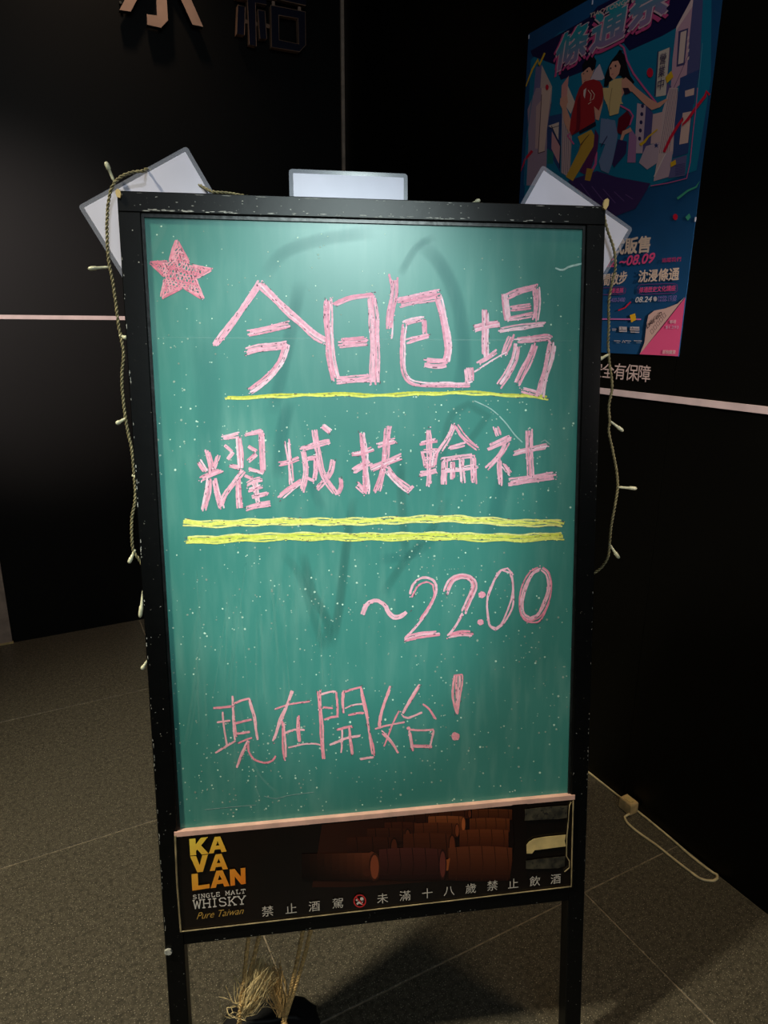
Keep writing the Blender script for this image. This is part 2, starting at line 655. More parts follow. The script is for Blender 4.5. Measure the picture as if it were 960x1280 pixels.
# unseen sides of the lobby
g = G(); g.box((XL - 0.1, YF - 0.1, -0.1), X * 0.1, Y * (WY - YF + 0.1), Z * (ZC + 0.2))
structure(g.build('wall_left', M['panel'], loc=(0, 0, 0)))
g = G(); g.box((XL, YF - 0.1, -0.1), X * (WX - XL), Y * 0.1, Z * (ZC + 0.2))
structure(g.build('wall_front', M['panel'], loc=(0, 0, 0)))
g = G(); g.box((XL, YF, ZC), X * (WX - XL), Y * (WY - YF), Z * 0.1)
structure(g.build('ceiling', M['ceiling'], loc=(0, 0, 0)))

# ---------------------------------------------------------------- the sandwich board
foot = BP(W / 2, LLEG)
sign = thing('sandwich_board', 'black framed green chalkboard sign with pink and yellow writing, standing on the dark floor',
             'sign', (foot.x, foot.y, 0))
TH = 0.024


def bbox(g, i0, i1, j0, j1, k0, k1):
    g.box(BP(i0, j0, k0), BU * (i1 - i0), BV * (j1 - j0), BN * (k1 - k0))


def rail(name, i0, i1, j0, j1, k0=-TH, k1=0.0, m='frame', bev=0.0009):
    """a bar with softened front edges"""
    g = G()
    e = bev
    c = [(i0, j0), (i1, j0), (i1, j1), (i0, j1)]
    ins = [(i0 + e, j0 + e), (i1 - e, j0 + e), (i1 - e, j1 - e), (i0 + e, j1 - e)]
    v = [BP(i, j, k0) for i, j in c] + [BP(i, j, k1 - e) for i, j in c] + [BP(i, j, k1) for i, j in ins]
    f = [(0, 1, 2, 3), (8, 11, 10, 9)]
    for q in range(4):
        r = (q + 1) % 4
        f += [(q, 4 + q, 4 + r, r), (4 + q, 8 + q, 8 + r, 4 + r)]
    g.add(v, f)
    return g.build(name, M[m], sign)


SW = 0.0262                      # stile width
st_l = rail('stile', 0, SW - 0.001, V1 - 0.001, LLEG)
st_r = rail('stile', W - SW + 0.001, W, V1 - 0.001, LLEG)
top = rail('top_rail', 0, W, 0.0, V1 - 0.001)
jb0, jb1 = V3 - 0.002, b_ij(250, 1179)[1]
rail('bottom_rail', SW - 0.001, W - SW + 0.001, jb0, jb1)
# inner bead round the board, with worn bright edges
IL, IR = 0.0262, W - 0.0250
g = G()
bbox(g, SW - 0.001, W - SW + 0.001, V1 - 0.001, V1 + 0.0035, -0.010, -0.0035)
bbox(g, SW - 0.001, SW + 0.0022, V1 + 0.0035, V2, -0.010, -0.0035)
bbox(g, W - SW - 0.0022, W - SW + 0.001, V1 + 0.0035, V2, -0.010, -0.0035)
g.build('inner_bead', M['rail_bead'], sign)

KB = -0.006                      # board surface
g = G(); bbox(g, SW + 0.002, W - SW - 0.002, V1 + 0.0035, V2 + 0.004, -0.012, KB)
board = g.build('chalkboard', M['board'], sign)
KF = -0.003
g = G(); bbox(g, A + 0.001, W - B_ - 0.001, V2 + 0.004, V3 + 0.001, -0.012, 0.0012)
banner = g.build('banner_panel', M['banner'], sign)
banner['label'] = 'glossy black printed advertising panel under the chalkboard'
# pale pink tape between board and banner
g = G(); bbox(g, A - 0.001, W - B_ + 0.001, V2 - 0.003, V2 + 0.0038, -0.006, 0.0016)
g.build('edging_tape', M['pink_tape'], sign)


# --- chalk writing -------------------------------------------------------
def place_board(x, y, lift):
    return b_pt(x, y, KB + lift, KB)


PINKS = [(250, 190, 206), (244, 178, 196), (255, 210, 222), (238, 164, 184), (248, 184, 202)]
PINKS_LOW = [(252, 166, 176), (246, 150, 164), (254, 184, 192)]
YELLOWS = [(238, 240, 120), (226, 232, 98), (244, 240, 150), (214, 214, 92)]
YELLOWS2 = YELLOWS


def resample(pts, step):
    """points in photo pixels, rounded corners kept, even spacing"""
    p = [Vector((a[0], a[1])) for a in pts]
    out = []
    for k in range(len(p) - 1):
        p0, p1, p2, p3 = p[max(k - 1, 0)], p[k], p[k + 1], p[min(k + 2, len(p) - 1)]
        # sharp corners stay sharp
        def tang(a, b, c):
            u, v = (b - a), (c - b)
            if u.length < 1e-6 or v.length < 1e-6:
                return (c - a) * 0.5
            if u.normalized().dot(v.normalized()) < 0.45:
                return None
            return (c - a) * 0.5
        m1, m2 = tang(p0, p1, p2), tang(p1, p2, p3)
        if m1 is None: m1 = p2 - p1
        if m2 is None: m2 = p2 - p1
        n = max(1, int((p2 - p1).length / step))
        for q in range(n):
            t = q / n
            h1 = 2 * t ** 3 - 3 * t * t + 1; h2 = t ** 3 - 2 * t * t + t
            h3 = -2 * t ** 3 + 3 * t * t; h4 = t ** 3 - t * t
            out.append(p1 * h1 + m1 * h2 + p2 * h3 + m2 * h4)
    out.append(p[-1])
    return out


class Chalk:
    def __init__(s, tones):
        s.v, s.f, s.c = [], [], []
        s.tones = tones

    def ribbon(s, pts, w, col, lift):
        n = len(pts)
        if n < 2: return
        n0 = len(s.v)
        for k in range(n):
            t = pts[min(k + 1, n - 1)] - pts[max(k - 1, 0)]
            if t.length < 1e-6: t = Vector((1, 0))
            t.normalize()
            nn = Vector((-t.y, t.x))
            e = 0.75 if k in (0, n - 1) else 1.0
            a = pts[k] + nn * w * 0.5 * e * random.uniform(0.78, 1.15)
            b = pts[k] - nn * w * 0.5 * e * random.uniform(0.78, 1.15)
            s.v += [place_board(a.x, a.y, lift), place_board(b.x, b.y, lift)]
            j = random.uniform(0.93, 1.05)
            cc = tuple(min(255, c * j) for c in col)
            s.c += [cc, cc]
        for k in range(n - 1):
            s.f.append((n0 + 2 * k, n0 + 2 * k + 2, n0 + 2 * k + 3, n0 + 2 * k + 1))

    def stroke(s, pts, w, pen=2.5):
        """pen strokes laid side by side until the stroke is w pixels wide"""
        base = resample(pts, 2.6)
        n = len(base)
        k_pen = max(1, int(round(w / (pen * 0.90))))
        for q in range(k_pen):
            off = 0 if k_pen == 1 else (q / (k_pen - 1) - 0.5) * max(0, w - pen)
            ph, am = random.uniform(0, 6.28), random.uniform(0.2, 0.9)
            fr = random.uniform(0.06, 0.18)
            a = random.randint(0, min(2, n // 6)) if k_pen > 1 else 0
            b = n - (random.randint(0, min(2, n // 6)) if k_pen > 1 else 0)
            line = []
            for k in range(a, b):
                t = base[min(k + 1, n - 1)] - base[max(k - 1, 0)]
                if t.length < 1e-6: t = Vector((1, 0))
                t.normalize()
                nn = Vector((-t.y, t.x))
                line.append(base[k] + nn * (off + am * math.sin(ph + k * fr * 2.6)))
            ww = pen * random.uniform(0.82, 1.2)
            s.ribbon(line, ww, random.choice(s.tones), 0.00025 + 0.00003 * (q % 5) + random.uniform(0, 2e-5))
        # crumbs and skipped spots along the stroke
        for _ in range(int(n * w / 16) + 1):
            k = random.randrange(n)
            t = base[min(k + 1, n - 1)] - base[max(k - 1, 0)]
            if t.length < 1e-6: continue
            t.normalize()
            nn = Vector((-t.y, t.x))
            c = base[k] + nn * random.uniform(-0.5, 0.5) * (w + 1)
            if random.random() < 0.45:
                l = random.uniform(1.2, 3.6)
                s.quad(c, t, nn, l, 0.75, (112, 78, 92), 0.00052)
            else:
                l = random.uniform(0.8, 1.5)
                s.quad(c, t, nn, l, l, tuple(min(255, x * 1.08) for x in random.choice(s.tones)), 0.00055)

    def quad(s, c, t, nn, l, w, col, lift):
        n0 = len(s.v)
        for a, b in ((-1, -1), (1, -1), (1, 1), (-1, 1)):
            p = c + t * l * 0.5 * a + nn * w * 0.5 * b
            s.v.append(place_board(p.x, p.y, lift))
            s.c.append(col)
        s.f.append((n0, n0 + 1, n0 + 2, n0 + 3))

    def blob(s, c, r, ry=None):
        n = 14
        n0 = len(s.v)
        s.v.append(place_board(c[0], c[1], 0.0003)); s.c.append(s.tones[0])
        for q in range(n):
            a = 2 * math.pi * q / n
            rr = random.uniform(0.85, 1.12)
            s.v.append(place_board(c[0] + math.cos(a) * r * rr, c[1] + math.sin(a) * (ry or r) * rr, 0.0003))
            s.c.append(s.tones[q % 3])
        for q in range(n):
            s.f.append((n0, n0 + 1 + q, n0 + 1 + (q + 1) % n))

    def build(s, name):
        if len(s.c) == len(s.f):
            s.v.append(s.v[0]); s.c.append(s.c[0])
        return obj(name, s.v, s.f, M['chalk'], board, cols=s.c)


def chars(origin, sc, strokes, tones, name, pen=2.5, label=None):
    c = Chalk(tones)
    for w, pts in strokes:
        if len(pts) == 1:
            c.blob((origin[0] + pts[0][0] / sc, origin[1] + pts[0][1] / sc), w / sc)
        else:
            c.stroke([(origin[0] + x / sc, origin[1] + y / sc) for x, y in pts], w / sc * (1.18 if w > 14 and sc == 4 and pen == 2.5 else 1.04), pen)
    o = c.build(name)
    if label:
        o['label'] = label
    return o


Z2o, Z3o, Z4o, Z5o = (250, 330), (470, 330), (220, 520), (430, 520)
Z6o, Z7o, Z8o = (440, 690), (250, 830), (420, 830)
s5, s6, s7 = 3.4286, 3.5556, 5.3333
# first line: 今日包場
chars(Z2o, 4, [(28, [(305, 90), (235, 190), (165, 290), (72, 412)]), (32, [(298, 96), (380, 180), (450, 245), (560, 345), (632, 388)]),
               (32, [(236, 345), (340, 325), (450, 303)]), (34, [(225, 440), (310, 418), (442, 402)]),
               (32, [(432, 400), (402, 490), (340, 570), (242, 640)])], PINKS, 'chalk_character')
chars(Z2o, 4, [(38, [(640, 168), (643, 300), (650, 400), (660, 500), (680, 585)]), (22, [(665, 208), (760, 168), (875, 152)]),
               (44, [(855, 165), (868, 260), (873, 400), (874, 605)]), (42, [(690, 395), (770, 392), (842, 385)]),
               (34, [(682, 580), (780, 576), (884, 565)])], PINKS, 'chalk_character')
chars(Z3o, 4, [(30, [(97, 65), (92, 150), (76, 230), (64, 325)]), (9, [(68, 50), (78, 120), (62, 230), (54, 325)]),
               (10, [(88, 240), (76, 374)]), (46, [(108, 195), (205, 175), (322, 152)]),
               (32, [(308, 160), (335, 255), (355, 370), (362, 430), (352, 495)]), (42, [(358, 492), (300, 498), (236, 492)]),
               (22, [(128, 302), (180, 285), (242, 275)]), (22, [(242, 275), (246, 350)]), (22, [(268, 354), (205, 375), (150, 388)]),
               (24, [(142, 300), (136, 400), (132, 480), (150, 560), (195, 598), (300, 602), (400, 605), (484, 598)]),
               (36, [(464, 518), (468, 592)])], PINKS, 'chalk_character')
chars(Z3o, 4, [(30, [(485, 325), (550, 308), (618, 298)]), (30, [(545, 228), (545, 340), (548, 465)]),
               (20, [(500, 505), (560, 468), (612, 428)]), (12, [(490, 538), (570, 490), (655, 440)]),
               (28, [(640, 142), (648, 210), (658, 290)]), (26, [(650, 165), (720, 135), (812, 112)]),
               (30, [(802, 108), (804, 200), (796, 288)]), (26, [(672, 225), (780, 208)]), (22, [(655, 275), (720, 265), (792, 250)]),
               (24, [(610, 335), (700, 318), (850, 300)]), (26, [(682, 348), (660, 400), (635, 460)]),
               (28, [(690, 385), (780, 375), (860, 366), (888, 392)]), (34, [(882, 390), (865, 480), (838, 580), (818, 668)]),
               (24, [(818, 652), (780, 640), (728, 628)]), (32, [(705, 398), (690, 480), (652, 560), (612, 615)]),
               (32, [(800, 392), (770, 470), (730, 550), (700, 612)])], PINKS, 'chalk_character')
# second line: 耀城扶輪社
chars(Z4o, 4, [(26, [(155, 165), (172, 230), (176, 290)]), (26, [(113, 222), (150, 280)]), (22, [(212, 195), (190, 272)]),
               (26, [(114, 320), (170, 295), (234, 268)]), (30, [(166, 305), (155, 400), (140, 478)]), (28, [(192, 305), (208, 390), (230, 465)]),
               (24, [(225, 462), (245, 400), (290, 330), (338, 272)]),
               (26, [(228, 110), (320, 93)]), (28, [(314, 93), (320, 180), (325, 268)]), (20, [(243, 145), (282, 178)]), (20, [(286, 180), (258, 217)]),
               (22, [(268, 245), (328, 262)]), (22, [(343, 95), (436, 76)]), (30, [(426, 75), (432, 180), (436, 288)]),
               (22, [(362, 150), (402, 177)]), (22, [(402, 190), (360, 227)]), (20, [(362, 265), (436, 285)]),
               (30, [(310, 298), (315, 400), (322, 476)]), (20, [(343, 298), (382, 315)]), (24, [(350, 345), (388, 325), (432, 316)]),
               (24, [(360, 374), (432, 350)]), (20, [(373, 408), (464, 384)]), (26, [(394, 330), (409, 432)]),
               (28, [(348, 466), (410, 446), (472, 436)])], PINKS, 'chalk_character', 2.3)
chars(Z4o, 4, [(26, [(513, 240), (560, 230), (614, 212)]), (26, [(556, 118), (568, 230), (580, 342)]), (30, [(512, 412), (560, 375), (632, 325)]),
               (26, [(618, 165), (700, 145), (785, 122)]), (26, [(636, 170), (648, 280), (630, 382)]), (20, [(658, 215), (702, 205)]),
               (22, [(696, 208), (700, 270), (690, 320)]), (20, [(650, 308), (692, 325)]),
               (30, [(694, 62), (705, 160), (735, 290), (806, 392)]), (20, [(808, 394), (824, 350), (820, 308)]),
               (26, [(786, 218), (770, 290), (703, 366)]), (28, [(733, 48), (772, 80)])], PINKS, 'chalk_character', 2.3)
chars(Z5o, s5, [(20, [(33, 165), (80, 157), (127, 140)]), (26, [(76, 66), (88, 160), (98, 335)]), (26, [(52, 290), (96, 330)]),
                (28, [(38, 240), (75, 215), (116, 192)]), (24, [(143, 128), (222, 104)]), (28, [(108, 230), (180, 200), (250, 172)]),
                (28, [(190, 42), (180, 150), (165, 240), (138, 332)]), (30, [(180, 222), (220, 270), (286, 322)]), (12, [(268, 328), (297, 300)])],
      PINKS, 'chalk_character', 2.3)
chars(Z5o, s5, [(20, [(323, 118), (400, 105)]), (22, [(362, 48), (365, 170), (362, 302)]), (16, [(335, 150), (346, 217)]),
                (22, [(396, 140), (386, 217)]), (15, [(335, 152), (402, 145)]), (14, [(340, 185), (390, 178)]), (18, [(345, 215), (388, 210)]),
                (22, [(322, 250), (402, 232)]), (22, [(476, 25), (450, 85), (404, 157)]), (22, [(478, 35), (515, 92), (578, 144)]),
                (20, [(446, 138), (522, 118)]), (26, [(430, 180), (430, 294)]), (20, [(418, 190), (490, 176), (562, 168)]),
                (26, [(554, 166), (556, 292)]), (18, [(465, 190), (465, 272)]), (22, [(505, 180), (508, 288)]), (20, [(424, 236), (500, 226), (580, 214)])],
      PINKS, 'chalk_character', 2.2)
chars(Z5o, s5, [(24, [(648, 42), (666, 92)]), (26, [(612, 138), (660, 115), (718, 90)]), (22, [(706, 98), (670, 165), (612, 228)]),
                (20, [(665, 178), (670, 300)]), (24, [(680, 205), (716, 252)]), (24, [(717, 163), (790, 145), (876, 128)]),
                (32, [(792, 50), (795, 160), (800, 272)]), (32, [(702, 284), (800, 270), (910, 253)])], PINKS, 'chalk_character', 2.4)
# underlines
Y1 = [(281, 497.5), (325, 496), (400, 493.2), (470, 494), (520, 492.4), (575, 491), (620, 493), (655, 494.6), (687, 498)]
chars((0, 0), 1, [(4.6, Y1)], YELLOWS, 'chalk_underline', 2.6, 'single pale yellow chalk line')
Y2 = [(229, 652.5), (260, 655), (300, 653.5), (350, 652), (430, 652), (488, 650.6), (552, 648.3), (605, 650.7), (657, 654), (685, 653), (705, 655)]
chars((0, 0), 1, [(9.2, Y2)], YELLOWS, 'chalk_underline', 2.4)
Y3 = [(231, 674.5), (260, 675), (295, 672.8), (375, 670.5), (430, 671), (488, 671), (547, 670), (605, 671.8), (663, 672), (705, 669.5)]
chars((0, 0), 1, [(10.0, Y3)], YELLOWS, 'chalk_underline', 2.4)
# ~22:00
PM = [(252, 170, 190), (242, 150, 170), (255, 190, 205)]
chars(Z6o, s6, [(18, [(46, 278), (68, 232), (108, 216), (145, 235), (168, 275), (195, 290), (225, 280), (256, 254)])], PM, 'chalk_mark', 2.8)
chars(Z6o, s6, [(11, [(256, 188), (275, 142), (315, 116), (358, 124), (377, 158), (362, 215), (300, 310), (236, 388)]),
                (10, [(264, 202), (292, 152), (330, 134), (360, 146), (362, 205), (300, 300)]), (26, [(233, 386), (300, 370), (390, 360)])],
      PM, 'chalk_digit', 2.6)
chars(Z6o, s6, [(26, [(414, 186), (440, 130), (480, 108), (520, 114), (542, 142), (534, 182), (495, 272)]), (13, [(495, 272), (462, 325), (420, 377)]),
                (24, [(420, 374), (480, 362), (540, 364)]), (10, [(480, 300), (430, 368)])], PM, 'chalk_digit', 2.6)
chars(Z6o, s6, [(16, [(577, 190)])], PM, 'chalk_mark')
chars(Z6o, s6, [(14, [(571, 312)])], PM, 'chalk_mark')
chars(Z6o, s6, [(9, [(700, 90), (665, 82), (630, 130), (606, 200), (600, 270), (612, 325), (638, 345), (680, 312), (712, 240), (718, 160), (700, 92)]),
                (10, [(712, 100), (690, 74), (650, 90), (615, 160), (600, 240), (610, 320), (640, 336), (668, 310), (700, 240), (714, 150), (712, 100)]),
                (9, [(700, 92), (718, 102)])], PM, 'chalk_digit', 2.4)
chars(Z6o, s6, [(24, [(845, 68), (800, 92), (768, 150), (752, 220), (757, 278), (790, 302), (832, 278), (866, 210), (878, 150), (870, 95), (838, 68)]),
                (8, [(745, 250), (762, 298), (800, 314), (840, 300), (875, 220)])], PM, 'chalk_digit', 2.4)
# last line: 現在開始!
PL = PINKS_LOW
chars(Z7o, s7, [(12, [(88, 290), (150, 287), (215, 281)]), (17, [(152, 318), (165, 430), (176, 542)]), (12, [(113, 391), (202, 377)]),
                (13, [(102, 593), (170, 550), (237, 510)]), (20, [(217, 203), (222, 350), (240, 505)]), (13, [(225, 265), (280, 242), (332, 230)]),
                (18, [(330, 230), (358, 340), (370, 430), (388, 515)]), (14, [(230, 397), (290, 380), (346, 367)]), (14, [(240, 466), (332, 450)]),
                (14, [(252, 525), (348, 494)]), (20, [(322, 510), (285, 590), (247, 692)]),
                (15, [(323, 512), (322, 580), (355, 635), (425, 655), (480, 640), (502, 610)])], PL, 'chalk_character', 2.6)
chars(Z7o, s7, [(15, [(498, 305), (600, 270), (732, 245)]), (22, [(624, 160), (570, 290), (520, 420), (483, 523)]),
                (26, [(554, 370), (558, 500), (572, 640)]), (15, [(560, 467), (630, 440), (698, 436)]), (20, [(655, 342), (655, 440), (664, 528)]),
                (14, [(588, 556), (680, 536), (770, 533), (804, 542)])], PL, 'chalk_character', 2.5)
chars(Z8o, s7, [(26, [(-114, 174), (-102, 350), (-92, 500), (-84, 642)]), (14, [(-102, 205), (-40, 185), (0, 184)]), (15, [(2, 186), (8, 270), (10, 352)]),
                (14, [(-85, 285), (-20, 293)]), (13, [(-78, 372), (-30, 356), (15, 350)]), (18, [(47, 175), (44, 250), (52, 327)]),
                (16, [(55, 188), (110, 165), (170, 150)]), (20, [(170, 152), (200, 330), (238, 530), (250, 622)]), (16, [(252, 622), (160, 636)]),
                (14, [(60, 296), (120, 276), (182, 268)]), (14, [(82, 344), (140, 325), (188, 322)]), (14, [(4, 438), (100, 415), (108, 425)]),
                (15, [(-44, 537), (0, 520), (70, 495), (162, 480)]), (17, [(42, 435), (38, 510), (35, 592)]), (18, [(92, 420), (95, 510), (110, 614)])],
      PL, 'chalk_character', 2.6)
chars(Z8o, s7, [(18, [(366, 148), (320, 260), (296, 350), (290, 440)]), (18, [(290, 440), (340, 485), (385, 535), (418, 592)]),
                (17, [(420, 312), (375, 410), (318, 550)]), (17, [(260, 433), (350, 410), (458, 385)]), (19, [(566, 130), (505, 225), (443, 338)]),
                (16, [(443, 340), (480, 357), (576, 325)]), (19, [(568, 260), (620, 300), (662, 372)]), (18, [(485, 432), (500, 520), (512, 590)]),
                (16, [(480, 440), (652, 438)]), (16, [(651, 440), (636, 500), (622, 562)]), (20, [(495, 548), (640, 548)]), (13, [(484, 430)])],
      PL, 'chalk_character', 2.5)
chars(Z8o, s7, [(14, [(786, 72), (840, 68)]), (15, [(786, 75), (782, 150), (784, 230), (802, 332)]), (15, [(808, 72), (805, 160), (800, 250), (803, 320)]),
                (12, [(822, 72), (818, 180), (812, 300)]), (13, [(840, 70), (836, 170), (822, 260), (806, 335)]), (28, [(795, 482)])], PL, 'chalk_mark', 2.6)
# the scribbled star
STAR = [(565, 482), (635, 605), (744, 626), (655, 672), (695, 775), (590, 715), (486, 772), (508, 668), (434, 590), (525, 592)]
STAR = [(80 + x / 4, 180 + y / 4) for x, y in STAR]
c = Chalk([(246, 158, 176), (238, 142, 162), (250, 176, 190)])


def inside(p, poly):
    r = False
    for k in range(len(poly)):
        a, b = poly[k], poly[k - 1]
        if (a[1] > p[1]) != (b[1] > p[1]) and p[0] < (b[0] - a[0]) * (p[1] - a[1]) / (b[1] - a[1]) + a[0]:
            r = not r
    return r


for q in range(10):
    a, b = STAR[q], STAR[(q + 1) % 10]
    c.stroke([a, ((a[0] + b[0]) / 2 + random.uniform(-.5, .5), (a[1] + b[1]) / 2), b], 4.2, 2.2)
for ang in (1.35, 0.25, 2.2):
    d = Vector((math.cos(ang), math.sin(ang)))
    nn = Vector((-d.y, d.x))
    off = -40
    while off < 40:
        seg = []
        for q in range(-45, 46, 2):
            p = Vector((227, 337)) + nn * (off + 0.8 * math.sin(q * .3)) + d * q
            if inside(p, STAR):
                seg.append(p)
            elif seg:
                if len(seg) > 2 and random.random() < .9: c.ribbon(seg, random.uniform(1.2, 2.0), random.choice(c.tones), 0.0003 + random.uniform(0, 1e-4))
                seg = []
        off += random.uniform(2.2, 4.6)
for _ in range(60):
    p = Vector((227 + random.uniform(-30, 30), 337 + random.uniform(-30, 30)))
    if inside(p, STAR):
        c.quad(p, Vector((.3, .95)), Vector((-.95, .3)), random.uniform(1, 4), .8, (100, 70, 84), 0.00056)
o = c.build('chalk_star')
o['label'] = 'pink scribbled star'

# white chalk specks spattered over the board
c = Chalk([(215, 240, 225)])
TL, TR, BRc, BLc = (176, 270), (738, 286), (712, 992), (224, 1030)
for _ in range(2300):
    u, v = random.random(), random.random() ** 0.8
    if noise.noise(Vector((u * 5, v * 7, 3.1))) < random.uniform(-0.5, 0.25) or (v < 0.28 and random.random() < .45):
        continue
    top_ = Vector(TL).lerp(Vector(TR), u); bot = Vector(BLc).lerp(Vector(BRc), u)
    p = top_.lerp(bot, v)
    r = 1.05 * random.choice((0.55, 0.6, 0.75, 0.9, 0.9, 1.15, 1.4 if random.random() < .4 else .8))
    n0 = len(c.v)
    a0 = random.uniform(0, 6)
    br = random.uniform(0.62, 1.0)
    for q in range(6):
        a = a0 + q * math.pi / 3
        c.v.append(place_board(p.x + r * math.cos(a), p.y + r * math.sin(a) * random.uniform(.7, 1.2), 0.0002))
        c.c.append((215 * br, 248 * br, 226 * br))
    c.f.append(tuple(range(n0, n0 + 6)))
o = c.build('chalk_specks')
o['kind'] = 'stuff'

# scratches and pale marks
for w, pts, tone in ((2.4, [(694, 335), (703, 337.5), (713, 333), (733, 328.5)], 1.0), (1.3, [(593, 501), (608, 508), (616, 513), (623, 519)], .9),
                     (1.6, [(624, 520), (634, 531), (643, 543), (653, 553)], .9), (1.4, [(676, 553), (681, 550), (688, 556)], .8),
                     (.7, [(256, 1012), (296, 1008), (320, 1006)], .8), (.7, [(330, 995), (345, 998), (362, 994), (392, 990)], .8)):
    c = Chalk([tuple(v * tone for v in (185, 222, 214))])
    base = resample(pts, 2.6)
    c.ribbon(base, w, c.tones[0], .0003)
    c.build('pale_scratch')


def ghost(pts, w, col, al, lift=0.00012):
    """a rubbed-out stroke: faint, fading to its sides"""
    base = resample(pts, 8)
    n = len(base)
    vs, fs, cs = [], [], []
    prof = ((-.5, 0), (-.28, .8), (0, 1), (.28, .8), (.5, 0))
    for k, p in enumerate(base):
        t = base[min(k + 1, n - 1)] - base[max(k - 1, 0)]
        t.normalize()
        nn = Vector((-t.y, t.x))
        e = min(1, k / max(1, n * .2), (n - 1 - k) / max(1, n * .2))
        for a, b in prof:
            q = p + nn * a * w
            vs.append(place_board(q.x, q.y, lift))
            cs.append(col + (al * 120 * b * e,))
    for k in range(n - 1):
        for m_ in range(4):
            i = k * 5 + m_
            fs.append((i, i + 1, i + 6, i + 5))
    return vs, fs, cs


g = G()
DK = (44, 62, 60)
BL = (34, 96, 108)
for pts, w, col, al in (
        ([(378, 690), (390, 740), (410, 780), (405, 812)], 15, DK, .42), ([(350, 690), (375, 720), (398, 790), (405, 815)], 13, DK, .25),
        ([(442, 620), (432, 690), (424, 760), (414, 812)], 14, DK, .45), ([(500, 570), (503, 640), (508, 700)], 14, DK, .35),
        ([(560, 620), (540, 660), (500, 710), (478, 745)], 13, DK, .32), ([(545, 600), (580, 560), (610, 520), (585, 505), (560, 530), (548, 640)], 12, DK, .25),
        ([(362, 500), (352, 545), (348, 600)], 20, BL, .40), ([(375, 350), (362, 420), (340, 520)], 20, BL, .35),
        ([(330, 350), (352, 318), (400, 300), (470, 290)], 20, BL, .30), ([(520, 300), (550, 330), (572, 380), (580, 450), (570, 500)], 22, BL, .40),
        ([(500, 345), (520, 310), (545, 295)], 12, BL, .35), ([(402, 555), (390, 600), (405, 640)], 16, BL, .3),
        ([(640, 560), (625, 620), (610, 680)], 24, BL, .30), ([(250, 400), (262, 520), (255, 640)], 40, BL, .22),
        ([(690, 300), (700, 500), (690, 700)], 70, BL, .12), ([(470, 700), (520, 690), (560, 650)], 16, BL, .25)):
    vs, fs, cs = ghost(pts, w, col, al)
    g.add(vs, fs)
    g.c += cs
WHT = (150, 200, 184)
for _ in range(26):
    x = random.uniform(240, 430); y = random.uniform(700, 860)
    l = random.uniform(60, 150); k = random.uniform(-.08, .05)
    vs, fs, cs = ghost([(x, y), (x + l * k, y + l * .5), (x + l * k * 2.2, y + l)], random.uniform(1.5, 5), WHT, random.uniform(.12, .32), 0.00016)
    g.add(vs, fs)
    g.c += cs
for pts, w, al in (([(178, 280), (184, 310), (188, 350)], 14, .3), ([(300, 885), (320, 960), (345, 990), (352, 1000)], 4, .3), ([(323, 960), (320, 985), (326, 1000), (322, 1005)], 3, .3),
                   ([(183, 421.5), (300, 422.5), (480, 424), (600, 425), (732, 426)], 2.0, .45), ([(190, 272), (205, 285), (182, 330)], 12, .2)):
    vs, fs, cs = ghost(pts, w, (170, 215, 205), al, 0.00018)
    g.add(vs, fs)
    g.c += cs
obj('rubbed_out_marks', g.v, g.f, M['ghost'], board, cols=g.c)['kind'] = 'stuff'

# --- the advertising panel ----------------------------------------------
KP = 0.0012


def place_banner(x, y, lift):
    return b_pt(x, y, KP + lift, KP)


def zt(o, s):
    return lambda x, y: (o[0] + x / s, o[1] + y / s)


f = Flat(place_banner)
q4 = zt((440, 990), 3.2)


def P4(*pts):
    return [q4(x, y) for x, y in pts]


DB = (26, 14, 10)
f.poly((50, 24, 15), P4((-120, 130), (250, 95), (470, 70), (640, 60), (690, 330), (400, 352), (0, 380), (-160, 380)), col2=(18, 10, 8), axis=q4(250, 0) + q4(690, 0))


def barrel(x0, x1, yt, yb, colL, colM, end=None, endr=10, hoops=3, tilt=0):
    """a printed cask lying on its side"""
    pts = []
    n = 8
    bul = (yb - yt) * 0.06
    for k in range(n + 1):
        t = k / n
        pts.append((x0 + (x1 - x0) * t, yt - bul * math.sin(math.pi * t) + tilt * t))
    for k in range(n, -1, -1):
        t = k / n
        pts.append((x0 + (x1 - x0) * t, yb + bul * .5 * math.sin(math.pi * t) + tilt * t))
    colM = tuple(v * .8 for v in colM)
    f.poly(colM, [q4(*p) for p in pts], col2=colL, axis=q4(0, yt) + q4(0, yb))
    band = tuple(v * .55 for v in colM)
    for k in range(hoops):
        t = (k + .6) / hoops
        x = x0 + (x1 - x0) * t
        e = bul * math.sin(math.pi * t)
        f.line(band, [q4(x, yt - e + tilt * t), q4(x + (yb - yt) * .05, (yt + yb) / 2 + tilt * t), q4(x, yb + tilt * t)], 1.0)
    for k in range(1, 5):
        yy = yt + (yb - yt) * k / 5
        f.line(tuple(v * .75 for v in colM), [q4(x0 + 6, yy), q4(x1 - 6, yy + tilt)], .35)
    if end:
        cx = x1 if end > 0 else x0
        f.disc(tuple(v * .6 for v in colM), q4(cx, (yt + yb) / 2 + tilt), endr / 3.2, (yb - yt) / 6.4 * 1.05)
        f.disc(tuple(min(255, v * 1.35) for v in colM), q4(cx, (yt + yb) / 2 + tilt), endr / 3.2 * .72, (yb - yt) / 6.4 * .88)


